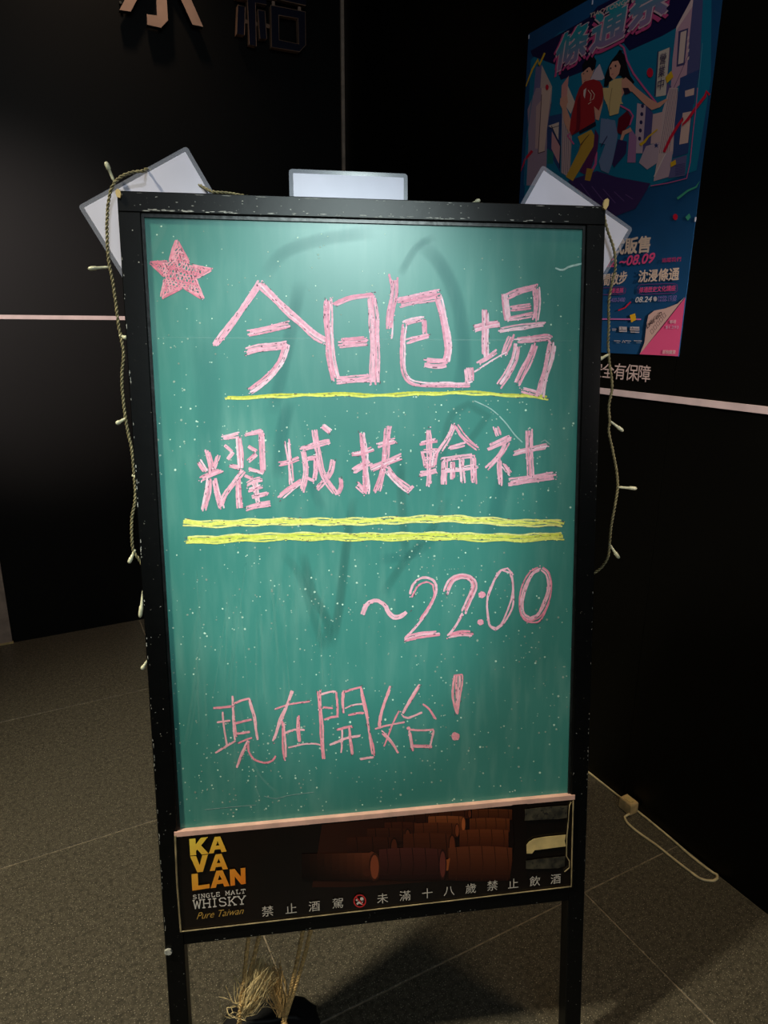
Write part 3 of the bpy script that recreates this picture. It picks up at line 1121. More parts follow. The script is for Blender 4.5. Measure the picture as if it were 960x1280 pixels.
barrel(480, 640, 70, 112, (60, 26, 14), (112, 56, 28), hoops=4)
barrel(310, 470, 68, 105, (56, 24, 14), (92, 44, 24), 1, 8)
barrel(180, 310, 88, 128, (40, 18, 12), (70, 32, 18), 1, 8)
barrel(470, 630, 106, 160, (66, 28, 14), (132, 66, 34), hoops=4)
barrel(305, 445, 98, 158, (84, 36, 18), (160, 84, 44), 1, 10)
barrel(130, 262, 122, 172, (44, 18, 12), (84, 38, 22), 1, 10)
barrel(430, 625, 152, 222, (64, 26, 14), (128, 62, 32), hoops=4)
barrel(250, 420, 125, 180, (60, 26, 14), (112, 54, 30), 1, 10)
barrel(60, 222, 146, 202, (40, 18, 12), (80, 38, 22), 1, 12)
barrel(205, 400, 168, 262, (52, 22, 13), (98, 46, 26), 1, 15)
barrel(-20, 168, 182, 255, (38, 17, 11), (74, 34, 20), 1, 16)
barrel(385, 640, 222, 352, (40, 17, 12), (124, 62, 36), hoops=5)
f.poly((150, 76, 36), P4((372, 272), (392, 262), (384, 312), (362, 315)))
barrel(108, 362, 228, 348, (34, 16, 14), (96, 46, 38), 1, 16, hoops=5)
for k in range(9):                            # the nearest cask fades into the dark to the left
    q = .22 + .78 * (k + 1) / 9
    f.poly(tuple(v * q for v in (100, 50, 30)), P4((-200 + 30 * k, 246 - k * .5), (-168 + 30 * k, 245 - k * .5), (-168 + 30 * k, 352), (-200 + 30 * k, 352)),
           col2=tuple(v * q for v in (38, 18, 12)), axis=q4(0, 246) + q4(0, 352))
barrel(68, 90, 243, 353, (40, 18, 12), (126, 62, 38), 1, 24, hoops=0)
f.disc((70, 32, 20), q4(60, 320), 5, 5)
for k in range(8):                                              # dark edges of the print
    x = 640 + k * 6
f.poly((20, 12, 9), P4((640, 50), (700, 45), (700, 360), (628, 360), (650, 200)))
pr = f.build('printed_casks', M['ink_gloss'], banner)
pr['label'] = 'printed picture of brown casks lying in rows'

# lettering, in board coordinates
g = G()


def bl(px, py, lift=0.0020):
    return b_pt(px, py, KP + lift, KP)


def block_letter(ch, quad, cols):
    """heavy poster capitals; quad = the letter's corners in photo pixels: top-left, top-right, bottom-right, bottom-left"""
    sh = {'K': [[(0, 0), (.33, 0), (.33, .36), (.62, 0), (1, 0), (.62, .46), (1, 1), (.62, 1), (.40, .68), (.33, .76), (.33, 1), (0, 1)]],
          'L': [[(0, 0), (.36, 0), (.36, .74), (1, .74), (1, 1), (0, 1)]],
          'V': [[(0, 0), (.34, 0), (.5, .58), (.68, 0), (1, 0), (.66, 1), (.34, 1)]],
          'N': [[(0, 0), (.32, 0), (.70, .52), (.70, 0), (1, 0), (1, 1), (.70, 1), (.30, .46), (.30, 1), (0, 1)]],
          'A': [[(.33, 0), (.67, 0), (.5, .27), (.40, .56), (.34, .80), (.28, 1), (0, 1)],
                [(.67, 0), (1, 1), (.72, 1), (.66, .80), (.60, .56), (.5, .27)],
                [(.40, .56), (.60, .56), (.66, .80), (.34, .80)]]}[ch]
    for poly in sh:
        vs = []
        for x, y in poly:
            t = Vector(quad[0]).lerp(Vector(quad[1]), x)
            b = Vector(quad[3]).lerp(Vector(quad[2]), x)
            p = t.lerp(b, y)
            vs.append(p)
        n = len(g.v)
        g.v += [bl(p.x, p.y) for p in vs]
        g.f += [tuple(n + i for i in t) for t in tri_poly(poly)]
        for p in vs:
            t = min(1, max(0, ((p.x - 238) * .6 + (p.y - 1045) * .8) / 88))
            g.c.append(tuple(cols[0][i] + (cols[1][i] - cols[0][i]) * t for i in range(3)))


q3 = zt((200, 1000), 3.692)


def Q3(*pts):
    return [q3(x, y) for x, y in pts]


gold = ((250, 222, 84), (240, 128, 34))
for ch, qd in (('K', Q3((136, 176), (222, 166), (226, 244), (140, 252))), ('A', Q3((228, 168), (304, 162), (308, 234), (226, 243))),
               ('V', Q3((140, 256), (222, 248), (226, 324), (146, 332))), ('A', Q3((230, 250), (312, 240), (314, 314), (230, 324))),
               ('L', Q3((146, 338), (228, 328), (230, 402), (150, 414))), ('A', Q3((232, 326), (318, 316), (322, 392), (234, 403))),
               ('N', Q3((322, 316), (394, 308), (396, 382), (326, 392)))):
    g = G()
    block_letter(ch, qd, gold)
    vbuild(g, 'gold_letter', M['ink_gloss'], banner)

# slab capitals drawn as strokes
SLAB = {
    'S': [[(.88, .22), (.7, .05), (.3, .05), (.12, .2), (.2, .42), (.8, .58), (.9, .8), (.7, .95), (.3, .95), (.12, .8)]],
    'I': [[(.5, 0), (.5, 1)], [(.2, .04), (.8, .04)], [(.2, .96), (.8, .96)]],
    'N': [[(.15, 1), (.15, .04), (.85, .96), (.85, 0)], [(0, .04), (.25, .04)], [(0, .96), (.32, .96)], [(.68, .04), (1, .04)]],
    'G': [[(.88, .25), (.7, .05), (.3, .05), (.1, .3), (.1, .7), (.3, .95), (.72, .95), (.88, .8), (.88, .55), (.6, .55)]],
    'L': [[(.25, 0), (.25, .96), (.95, .96), (.95, .72)], [(.05, .04), (.5, .04)]],
    'E': [[(.92, .25), (.92, .04), (.2, .04), (.2, .96), (.95, .96), (.95, .72)], [(.2, .5), (.68, .5)]],
    'M': [[(.12, 1), (.12, .04), (.5, .7), (.88, .04), (.88, 1)], [(0, .96), (.26, .96)], [(.74, .96), (1, .96)], [(0, .04), (.15, .04)], [(.85, .04), (1, .04)]],
    'A': [[(.08, 1), (.5, .04), (.92, 1)], [(.25, .66), (.75, .66)], [(0, .97), (.25, .97)], [(.75, .97), (1, .97)]],
    'T': [[(.05, .28), (.05, .04), (.95, .04), (.95, .28)], [(.5, 0), (.5, 1)], [(.28, .96), (.72, .96)]],
    'W': [[(.08, 0), (.28, 1), (.5, .15), (.72, 1), (.92, 0)], [(0, .04), (.22, .04)], [(.78, .04), (1, .04)]],
    'H': [[(.15, 0), (.15, 1)], [(.85, 0), (.85, 1)], [(.15, .5), (.85, .5)], [(0, .04), (.3, .04)], [(.7, .04), (1, .04)], [(0, .96), (.3, .96)], [(.7, .96), (1, .96)]],
    'K': [[(.15, 0), (.15, 1)], [(.85, .04), (.2, .6)], [(.4, .45), (.88, .96)], [(0, .04), (.3, .04)], [(0, .96), (.3, .96)], [(.68, .04), (1, .04)], [(.7, .96), (1, .96)]],
    'Y': [[(.08, .02), (.5, .52), (.92, .02)], [(.5, .5), (.5, 1)], [(0, .04), (.24, .04)], [(.76, .04), (1, .04)], [(.3, .96), (.7, .96)]]}
f = Flat(place_banner, 2.0e-3)


def slab(text, p0, p1, h, w, gap=.22, col=(214, 206, 196)):
    """text along the top line p0-p1 (pixels), h = letter height in pixels"""
    units = sum(.62 if c_ == ' ' else (.62 if c_ == 'I' else 1.0) for c_ in text) + gap * (len(text) - 1)
    p0, p1 = Vector(p0), Vector(p1)
    d = (p1 - p0) / units
    dn = Vector((0.045 * h, h))
    x = 0
    for c_ in text:
        cw = .62 if c_ in ' I' else 1.0
        f = Flat(place_banner, 2.0e-3)
        for s_ in SLAB.get(c_, []):
            pts = [p0 + d * (x + a * cw) + dn * b for a, b in s_]
            for p, q in zip(pts, pts[1:]):
                e = (q - p).normalized() * w * .3
                f.line(col, [tuple(p - e), tuple(q + e)], w)
        x += cw + gap
        if c_ != ' ':
            f.build('white_letter', M['ink_gloss'], banner)


slab('SINGLE', q3(152, 434), q3(276, 420), 5.2, .85)
slab('MALT', q3(302, 416), q3(394, 406), 5.2, .85)
slab('WHISKY', q3(152, 458), q3(396, 436), 10.8, 1.35, .14)
# script line
i0, j0 = b_ij(*q3(170, 546), KP)
i1, j1 = b_ij(*q3(388, 520), KP)
rt = (BU * (i1 - i0) + BV * (j1 - j0))
wd = rt.length
rt.normalize()
upv = -(BV * 1.0)
g = G()
put_text(g, 'Pure Taiwan', BP(i0, j0, KP + .0020), rt, upv, 0.0145, -0.004, 0.45, (190, 150, 72), fit=wd)
vbuild(g, 'script_lettering', M['ink_gloss'], banner)['label'] = 'Pure Taiwan in thin gold italics'
# warning line
q4b = q4
g = G()
line = [('禁', 334.6, 1137.6), ('止', 363.9, 1134.6), ('酒', 392.8, 1131.4), ('駕', 422, 1127.6), ('未', 478, 1121.6), ('滿', 506, 1118.4), ('十', 533.8, 1115.4),
        ('八', 561, 1112.2), ('歲', 588, 1109.2), ('禁', 615, 1105.8), ('止', 641, 1103.4), ('飲', 668, 1100.2), ('酒', 694, 1097.4)]
ia, ja = b_ij(334, 1137.6, KP); ib, jb = b_ij(694, 1097.4, KP)
rt = (BU * (ib - ia) + BV * (jb - ja)).normalized()
up2 = -BV
for ch, px, py in line:
    i, j = b_ij(px, py, KP)
    sz = 0.0168
    g = G()
    put_text(g, ch, BP(i, j, KP + .0020) - up2 * (0.38 * sz), rt, up2, sz, 0.0, 0, (205, 196, 184), center=True)
    vbuild(g, 'warning_character', M['ink_gloss'], banner)
f = Flat(place_banner, 2.0e-3)
cx, cy = 449.6, 1125
f.line((205, 50, 50), [(cx + 7.2 * math.cos(a * math.pi / 12), cy + 7.4 * math.sin(a * math.pi / 12)) for a in range(24)], 1.5, closed=True)
f.disc((225, 210, 200), (cx + 2.6, cy - 2.6), 2.2)
f.poly((225, 210, 200), [(cx - 4.5, cy + 3.4), (cx - 2, cy + .4), (cx + 1.5, cy + 1.6), (cx + 4.2, cy + .6), (cx + 3, cy + 4.6), (cx - 1, cy + 3.2), (cx - 3.4, cy + 5)])
f.disc((225, 210, 200), (cx - 3.6, cy - 1.2), 1.3)
f.line((205, 50, 50), [(cx - 5, cy - 5), (cx + 5, cy + 5)], 1.5)
f.build('warning_emblem', M['ink_gloss'], banner)['label'] = 'small red prohibition roundel'


# film edges, tape remains
def strip(name, pts, w, m, k=0.0030, th=0.0006, parent=None):
    g = G()
    g.tube([b_pt(x, y, k, KP) for x, y in pts], w / 2, 5)
    return g.build(name, M[m], parent or sign)


strip('film_edge', [(219.3, 1044), (221.5, 1100), (226.3, 1163.3)], 0.0028, 'edge_film', parent=banner)
strip('film_edge', [(226.3, 1163.3), (400, 1143.5), (560, 1125.2), (713.6, 1107)], 0.0018, 'edge_film', parent=banner)
strip('film_edge', [(716, 1000), (714.5, 1060), (713.6, 1107)], 0.0018, 'edge_film', parent=banner)
q8 = zt((640, 990), 9.846)
strip('peeled_film', [q8(720, 115), q8(700, 160), q8(690, 320), q8(668, 560), q8(664, 780), q8(700, 840), q8(700, 920), q8(640, 972)], 0.0016, 'edge_film', parent=banner)


def patch(name, pts, m, lift=0.0019, th=0.0005):
    """a thin scrap stuck on the panel"""
    f_ = tri_poly(pts)
    n = len(pts)
    vs = [b_pt(x, y, KP + lift + th, KP) for x, y in pts] + [b_pt(x, y, KP + lift, KP) for x, y in pts]
    fs = [tuple(t) for t in f_] + [tuple(n + i for i in t[::-1]) for t in f_] + [(k, (k + 1) % n, n + (k + 1) % n, n + k) for k in range(n)]
    return obj(name, vs, fs, M[m], banner)


patch('tape_scrap', [q8(*p) for p in ((150, 205), (330, 182), (480, 170), (680, 158), (668, 230), (672, 305), (560, 322), (420, 326), (250, 335), (148, 340), (156, 270))], 'grey_tape')['label'] = 'grey tape scrap, uppermost'
patch('tape_scrap', [q8(*p) for p in ((172, 640), (200, 605), (260, 565), (400, 540), (655, 515), (640, 590), (655, 655), (420, 685), (270, 705), (240, 745), (175, 745))], 'tape')['label'] = 'torn cream tape scrap'
patch('tape_scrap', [q8(*p) for p in ((165, 835), (360, 810), (500, 795), (645, 780), (640, 900), (560, 925), (420, 930), (250, 935), (165, 930))], 'grey_tape')['label'] = 'grey tape scrap, lowest'

# paint chips and nicks of the frame
random.seed(11)
g = G()


def chip(i, j, l, w, along='i', k=0.0003):
    n = random.randint(5, 7)
    pts = []
    for q in range(n):
        a = 2 * math.pi * q / n
        r = random.uniform(.55, 1)
        di, dj = math.cos(a) * r * l / 2, math.sin(a) * r * w / 2
        if along == 'j': di, dj = dj, di
        pts.append(BP(i + di, j + dj, k))
    n0 = len(g.v)
    g.v += pts
    g.f.append(tuple(range(n0, n0 + n)))


for _ in range(70):                                            # lower edge of the top rail
    i = random.choice((random.uniform(.03, .13), random.uniform(.2, .5), random.uniform(.03, .57)))
    chip(i, V1 - .003 + random.uniform(-.0015, .0005), random.uniform(.002, .012), random.uniform(.0007, .0016))
for _ in range(70):                                            # left stile, outer edge
    chip(.0016 + random.uniform(-.0004, .0008), random.uniform(.06, .95) ** 1.0, random.uniform(.002, .008), random.uniform(.0006, .0014), 'j')
for _ in range(30):
    chip(W - .0018, random.uniform(.25, 1.0), random.uniform(.0015, .005), random.uniform(.0006, .001), 'j')
for _ in range(40):
    chip(random.uniform(.005, W - .005), random.uniform(.003, V1 - .004), random.uniform(.0008, .004), random.uniform(.0005, .0015))
for _ in range(40):
    chip(random.choice((random.uniform(.003, .024), W - random.uniform(.003, .024))), random.uniform(.03, 1.15), random.uniform(.0008, .002), random.uniform(.0008, .002))
for _ in range(14):                                            # outer edge of the top rail
    chip(random.uniform(.01, W - .01), .0022, random.uniform(.003, .03), random.uniform(.0004, .0009))
for _ in range(26):                                            # bottom rail
    chip(random.choice((random.uniform(.26, .45), random.uniform(.03, .57))), jb1 - .003 + random.uniform(-.001, .0005), random.uniform(.001, .004), random.uniform(.0005, .0012))
g.build('paint_chips', M['chips'], sign)['kind'] = 'stuff'

# masking tape nub on the left stile, tape on the top corners
def nub(px, py, w, h, m='tape', rot=0.0, th=.003, parent=None, name='tape_scrap', k=.0012):
    i, j = b_ij(px, py, 0)
    g = G()
    cr, sr = math.cos(rot), math.sin(rot)
    shape = [(-.5, -.3), (-.1, -.5), (.3, -.4), (.5, .1), (.25, .5), (-.3, .42), (-.5, .1)]
    pts = [(i + (x * w * cr - y * h * sr), j + (x * w * sr + y * h * cr)) for x, y in shape]
    n = len(pts)
    vs = [BP(a, b, k + th) for a, b in pts] + [BP(a, b, k - .0008) for a, b in pts]
    fs = [tuple(range(n))[::-1], tuple(range(n, 2 * n))] + [(q, (q + 1) % n, n + (q + 1) % n, n + q) for q in range(n)]
    return obj(name, vs, fs, M[m], parent or sign)


nub(211, 1188, .010, .0075, 'chips')
nub(149, 243, .006, .010)
nub(756, 256, .007, .014, rot=.3)

# rear support frame, hidden behind the board: its feet meet the floor behind it
g = G()
hinge_top = BP(0, 0.02, -TH - 0.004)
rear_foot0 = Vector((BP(0, LLEG).x, BP(0, LLEG).y, 0)) - NH * 0.40
DOWN = (rear_foot0 - hinge_top)
RL = DOWN.length
RD = DOWN.normalized()
RN = BU.cross(RD).normalized()
if RN.dot(NH) > 0:
    RN = -RN


def rbar(name, i0, i1, d0, d1, th=.02, m='frame'):
    g = G()
    g.box(hinge_top + BU * i0 + RD * d0, BU * (i1 - i0), RD * (d1 - d0), RN * th)
    return g.build(name, M[m], sign)


rbar('rear_stile', 0.012, 0.036, 0, RL - .008)
rbar('rear_stile', W - 0.036, W - 0.012, 0, RL - .008)
rbar('rear_rail', 0.036, W - .036, 0, .024)
rbar('rear_rail', 0.036, W - .036, RL * .90, RL * .90 + .024)
rbar('rear_panel', 0.036, W - .036, .024, RL * .90, .006, 'bag')
for i in (.10, .47):
    g = G()
    bbox(g, i, i + .05, 0.004, .03, -TH - .004, -TH + .0002)
    g.build('hinge', M['hinge'], sign)

# ---------------------------------------------------------------- laminated cards behind the top of the frame
def card(corner_px, dir_px, len_px_m, wid_m, label, k=-TH - .0015, side=1, sub=0.005, group=None):
    """corner_px: a visible corner; dir_px: a second point along one edge"""
    a = Vector(b_ij(*corner_px, k)); b = Vector(b_ij(*dir_px, k))
    d = (b - a).normalized()
    n = Vector((-d.y, d.x)) * side
    L, Wd = len_px_m, wid_m
    c0 = a
    def P(x, y, kk):
        q = c0 + d * x + n * y
        return BP(q.x, q.y, kk)
    ctr = P(L / 2, Wd / 2, k)
    t = thing('laminated_card', label, 'card', ctr, group)
    for nm, ins, k0, k1, m in (('film', 0.0, k - .0004, k + .0004, 'film'), ('paper', sub, k - .00015, k + .00055, 'paper')):
        # rounded corners
        r = .004 if nm == 'film' else .0006
        pts = []
        for (cx_, cy_, a0) in ((ins + r, ins + r, math.pi), (L - ins - r, ins + r, 1.5 * math.pi), (L - ins - r, Wd - ins - r, 0), (ins + r, Wd - ins - r, .5 * math.pi)):
            for q in range(4):
                an = a0 + q * math.pi / 6
                pts.append((cx_ + r * math.cos(an), cy_ + r * math.sin(an)))
        m_ = len(pts)
        vs = [P(x, y, k1) for x, y in pts] + [P(x, y, k0) for x, y in pts]
        fs = [tuple(range(m_)), tuple(range(m_, 2 * m_))[::-1]] + [(q, m_ + q, m_ + (q + 1) % m_, (q + 1) % m_) for q in range(m_)]
        obj(nm, vs, fs, M[m], t)
    return t


card((97.5, 257.5), (225, 187), 0.148, 0.105, 'white laminated card tilted behind the left top corner of the chalkboard frame', side=1)
card((361, 211), (503, 217), 0.148, 0.105, 'white laminated card standing level behind the middle of the top rail', side=1)
card((678, 206), (779, 277), 0.148, 0.105, 'white laminated card tilted behind the right top corner, in front of the poster', side=1)

# ---------------------------------------------------------------- fairy lights
KL = -0.014
root = BP(0.3, 0.0, -TH - .012)
lights = thing('fairy_light_string', 'unlit fairy light string on twisted olive cord hanging down both sides of the sign', 'fairy lights', root)


def bk(x, y, k=KL):
    return b_pt(x, y, k, k)


left = [(180, 213.7), (163, 216), (150, 222), (141, 232), (136, 250), (134, 272), (134, 300), (136, 326), (141, 352), (145, 380), (148, 405), (152, 425),
        (154.5, 444), (152.5, 466), (153, 488), (157, 523), (161, 545), (164.7, 562), (168, 597), (169, 624), (164.7, 650), (166, 685), (173, 698), (178, 706)]
lp = [bk(x, y, KL if k > 3 else -.012) for k, (x, y) in enumerate(left)]
topb = [bk(184, 216, -.012) + BN * .004, bk(205, 226, -.004) - BN * .004 + BV * 0.0]
over = [bk(249, 231, -TH - .002), bk(258, 236, -TH + .004), bk(267, 240, -TH + .010), bk(280, 241, -TH + .006), bk(294, 243, -TH - .002)]
right = [(754, 262), (758, 283), (763, 298), (767, 310), (769, 323), (769, 337), (766, 350), (761, 377), (761, 406), (760, 431), (761, 443), (762, 457),
         (764, 469), (765, 486), (761, 508), (762, 526), (761, 540), (766, 564), (770.6, 589), (772, 609), (769, 630), (764, 658), (762, 679), (760, 696), (752, 709), (742, 717)]
rp = [bk(x, y, KL if y < 700 else KL - (y - 700) * .001) for x, y in right]
g = G(); twist(g, smooth_path(lp, .0016), .0011, 2, 95)
g.build('cord', M['wire'], lights, smooth=True)
g = G(); twist(g, smooth_path(over, .0016), .0011, 2, 95)
g.build('cord', M['wire'], lights, smooth=True)
g = G(); twist(g, smooth_path(rp, .0016), .0011, 2, 95)
g.build('cord', M['wire'], lights, smooth=True)
# hidden run behind the top rail
g = G(); twist(g, smooth_path([lp[0], bk(184, 211, -TH - .002), bk(192, 216, -TH - .006), bk(215, 235, -TH - .007), bk(249, 231, -TH - .004), bk(249, 231, -TH - .002)], .004), .0011, 2, 95)
twist(g, smooth_path([over[-1], BP(.3, .012, -TH - .003), BP(.52, .012, -TH - .003), rp[0]], .004), .0011, 2, 95)
g.build('cord', M['wire'], lights, smooth=True)


def bulb(a, b, k=KL, dk=.0, s=1.0):
    """a plastic sleeve with a rounded lamp at its end, from a (on the cord) to b (tip), photo pixels"""
    p, q = bk(*a, k), bk(*b, k) + BN * dk
    d = q - p
    L = d.length
    d.normalize()
    g = G()
    ring = [(0, .0012), (.15, .0017), (.60, .0019), (.62, .0026), (.88, .0027), (.96, .0020), (1.0, .0008)]
    pts = [p + d * L * t for t, _ in ring]
    up = d.cross(BN).normalized()
    up2 = d.cross(up)
    n0 = 0
    seg = 8
    for (t, r), c_ in zip(ring, pts):
        for m_ in range(seg):
            an = 2 * math.pi * m_ / seg
            g.v.append(c_ + (up * math.cos(an) + up2 * math.sin(an)) * r * s)
    for r_ in range(len(ring) - 1):
        for m_ in range(seg):
            m2 = (m_ + 1) % seg
            g.f.append((r_ * seg + m_, r_ * seg + m2, (r_ + 1) * seg + m2, (r_ + 1) * seg + m_))
    g.f.append(tuple(range((len(ring) - 1) * seg, len(ring) * seg)))
    g.f.append(tuple(range(seg))[::-1])
    return g.build('bulb', M['bulb'], lights, smooth=True)


for a, b in (((142.5, 227), (132, 202)), ((136, 334), (110, 336)), ((149, 419), (159, 423)), ((157, 523), (145, 530)), ((165, 594), (172, 596)),
             ((169, 687), (161, 704)), ((179.6, 735), (175, 772)), ((184, 826), (177, 837)),
             ((762, 526), (779, 539)), ((772.5, 609), (796, 610.7)), ((761.6, 680), (774, 698)), ((761, 443), (748, 450)), ((587, 256), (600, 250))):
    bulb(a, b, KL if b[0] != 600 else -TH + .002)
# lower continuation of the left cord behind the stile
g = G(); twist(g, smooth_path([lp[-1], bk(186, 718, KL - .02), bk(188, 728, KL - .014), bk(180, 736, KL), bk(186, 760, KL - .018), bk(190, 810, KL - .018), bk(184, 826, KL)], .002), .0011, 2, 95)
g.build('cord', M['wire'], lights, smooth=True)

# ---------------------------------------------------------------- ropes, tassels and weight bag under the sign
KR = -0.033
bag_top = b_pt(345, 1268, KR, KR)


def rk(x, y, dk=0.0):
    return b_pt(x, y, KR + dk, KR)


def hair_mesh(base, tips, n, r, spread, droop=0.0):
    g = G()
    for _ in range(n):
        t = random.random()
        tip = tips[0].lerp(tips[1], t) + Vector((random.gauss(0, .004), random.gauss(0, .008), random.gauss(0, .007)))
        b = base + Vector((random.gauss(0, .003), random.gauss(0, .003), random.gauss(0, .003)))
        mid = b.lerp(tip, .5) + BU * random.gauss(0, spread) + BN * random.gauss(0, spread)
        pts = smooth_path([b, mid, tip], .009)
        g.tube(pts, r, 3, r * .5, caps=False)
    return g


def rope(pts, t):
    g = G()
    twist(g, smooth_path(pts, .002), .0017, 3, 70)
    return g.build('rope', M['rope'], t, smooth=True)


random.seed(5)
t1 = thing('rope_tassel', 'doubled sisal rope with a bushy frayed end, hanging left of the two under the sign', 'rope tassel', rk(301, 1262), 'rope ties under the sign')
rope([rk(311.5, 1166), rk(308, 1193), rk(305, 1225), rk(301, 1255), rk(298, 1286)], t1)
rope([rk(325.5, 1164), rk(315.5, 1204), rk(308, 1232), rk(303, 1250), rk(300, 1262, .003), rk(300, 1284, .002)], t1)
g = hair_mesh(rk(305, 1264), (rk(316, 1202), rk(342, 1208)), 190, .00075, .007)
g2 = hair_mesh(rk(304, 1266), (rk(338, 1215), rk(334, 1240)), 100, .0007, .008)
g.add(g2.v, g2.f)
for _ in range(6):
    tip = rk(random.uniform(290, 296), random.uniform(1216, 1230))
    g.tube(smooth_path([rk(303, 1240), rk(298, 1228), tip], .006), .0007, 4)
g.build('frayed_end', M['frayed'], t1)['kind'] = 'stuff'
g = G()
for curl in ([(301, 1250), (292, 1247), (284, 1240), (275, 1241)], [(300, 1248), (293, 1246), (286, 1240), (283, 1228)], [(301, 1252), (294, 1247), (293, 1236), (293, 1228)],
             [(301, 1256), (290, 1253), (284, 1256), (288, 1262), (300, 1266)], [(300, 1268), (288, 1270), (279, 1266), (275, 1258), (276, 1250)],
             [(300, 1266), (292, 1262), (286, 1265), (284, 1260)], [(299, 1268), (290, 1268), (282, 1273), (273, 1280)], [(302, 1262), (296, 1264), (300, 1270), (308, 1268), (303, 1262)],
             [(304, 1264), (315, 1268), (325, 1258), (334, 1252), (342, 1256)], [(300, 1258), (294, 1254), (289, 1258), (292, 1263)]):
    g.tube(smooth_path([rk(x, y, random.uniform(0, .012)) for x, y in curl], .003), .0006, 4)
g.build('loose_strands', M['frayed'], t1)

t2 = thing('rope_tassel', 'doubled sisal rope with a narrow frayed end, hanging right of the two under the sign', 'rope tassel', rk(354, 1270), 'rope ties under the sign')
rope([rk(379.5, 1158), rk(372, 1198), rk(363, 1239), rk(356, 1268), rk(353, 1280)], t2)
rope([rk(390, 1156), rk(381, 1193), rk(368.6, 1235.6), rk(358, 1268), rk(355, 1281)], t2)
g = hair_mesh(rk(351, 1266), (rk(334, 1216), rk(351, 1214)), 120, .0007, .006)
g.build('frayed_end', M['rope'], t2)['kind'] = 'stuff'
g = G()
c0 = rk(356, 1279, .004)
for la in range(5):
    th_ = math.pi * la / 4
    for lo in range(8):
        ph = 2 * math.pi * lo / 8
        g.v.append(c0 + Vector((math.sin(th_) * math.cos(ph), math.sin(th_) * math.sin(ph), math.cos(th_))) * .0055)
for la in range(4):
    for lo in range(8):
        g.f.append((la * 8 + lo, (la + 1) * 8 + lo, (la + 1) * 8 + (lo + 1) % 8, la * 8 + (lo + 1) % 8))
g.build('knot', M['rope'], t2, smooth=True)['label'] = 'pale knot at the lower end'

# black weight bag the ropes are tied to
bc = b_pt(338, 1275, KR, KR)
topz = bc.z - .06
bagc = Vector((bc.x, bc.y, 0)) - NH * .045 - BU * .004
bag = thing('weight_bag', 'black cloth weight bag on the floor behind the sign legs, tied to the rope tassels', 'bag', bagc)
g = G()
nx, nz = 20, 9
Lx, Ly = .075, .045
for r_ in range(nz + 1):
    t = r_ / nz
    z = .001 + (topz - .001) * t
    rad = (math.sin(math.pi * min(1, .18 + .82 * t) ** .9) ** .28) if t < 1 else .25
    rad = max(.12, (1 - (2 * t - 1) ** 6) ** .5 if t < .97 else .45)
    for q in range(nx):
        an = 2 * math.pi * q / nx
        cx_, sy_ = math.cos(an), math.sin(an)
        ex = math.copysign(abs(cx_) ** .6, cx_); ey = math.copysign(abs(sy_) ** .6, sy_)
        p = Vector((bagc.x, bagc.y, 0)) + BU * ex * Lx * rad + NH * ey * Ly * rad
        wob = noise.noise(Vector((ex * 2, ey * 2, t * 4))) * .007
        g.v.append(p + (BU * ex + NH * ey) * wob + Z * z)
for r_ in range(nz):
    for q in range(nx):
        q2 = (q + 1) % nx
        g.f.append((r_ * nx + q, r_ * nx + q2, (r_ + 1) * nx + q2, (r_ + 1) * nx + q))
g.f.append(tuple(range(nx))[::-1])
g.f.append(tuple(nz * nx + q for q in range(nx)))
g.build('bag_body', M['bag'], bag, smooth=True)
g = G()
hp = [Vector((bagc.x, bagc.y, topz - .006)) + BU * x + Z * z for x, z in ((-.045, -.01), (-.048, .004), (-.03, .008), (.0, .006), (.03, .008), (.045, .002), (.045, -.01))]
g.tube(smooth_path(hp, .006), .004, 6)
g.build('handle', M['bag'], bag, smooth=True)

# ---------------------------------------------------------------- cable and small junction box along the right wall
def fk(x, y, z=.004):
    return fl(x, y, z)


jb_c = fl(785, 1022, 0.0)
jbx = thing('junction_box', 'small beige cable adapter box on the floor against the right wall', 'junction box', jb_c)
g = G()
S = .024
bo = Vector((WX - .008 - S, jb_c.y, 0))
vb = []
for z, e in ((0.0015, .001), (.004, 0), (.028, 0), (.031, .0015)):
    for sx, sy in ((0, 0), (1, 0), (1, 1), (0, 1)):
        vb.append(bo + X * (sx * S + (e if sx == 0 else -e)) + Y * (sy * .034 + (e if sy == 0 else -e)) + Z * z)
fsb = [(3, 2, 1, 0), (12, 13, 14, 15)]
for r_ in range(3):
    for q in range(4):
        q2 = (q + 1) % 4
        fsb.append((r_ * 4 + q, r_ * 4 + q2, (r_ + 1) * 4 + q2, (r_ + 1) * 4 + q))
g.add(vb, fsb)
g.build('box_body', M['box'], jbx)
g = G(); g.box(bo + Vector((.005, .007, .031)), X * (S - .010), Y * .020, Z * .0016)
g.build('box_lid', M['tape'], jbx)
cable = thing('power_cable', 'thin cream cable running along the base of the right wall and looping back', 'cable', fl(893, 1092, 0))
g = G()
R_ = .0026
run = [Vector((WX - .004, rw(735.5, 963).y + .8, R_ + .0003))]
for x, y in ((735.5, 963.7), (779, 999), (797, 1014), (812, 1026), (842, 1051), (860, 1067), (880, 1083), (892, 1091.5)):
    d = ray(x, y)
    p = fl(x, y, R_)
    run.append(Vector((min(p.x, WX - .004), p.y, R_ + .0003)))
for x, y in ((896.5, 1093.5), (896.5, 1098), (891, 1101), (884, 1100.5), (875, 1098), (858, 1086), (840, 1072), (820, 1056), (800, 1042), (790, 1034), (783.5, 1027.5), (781, 1021)):
    p = fl(x, y, R_ + .0003)
    run.append(p)
last = run[-1]
run.append(Vector((bo.x + .004, bo.y + .002, .006)))
g.tube(smooth_path(run, .006), R_, 8)
g.build('cable_sheath', M['cable'], cable, smooth=True)

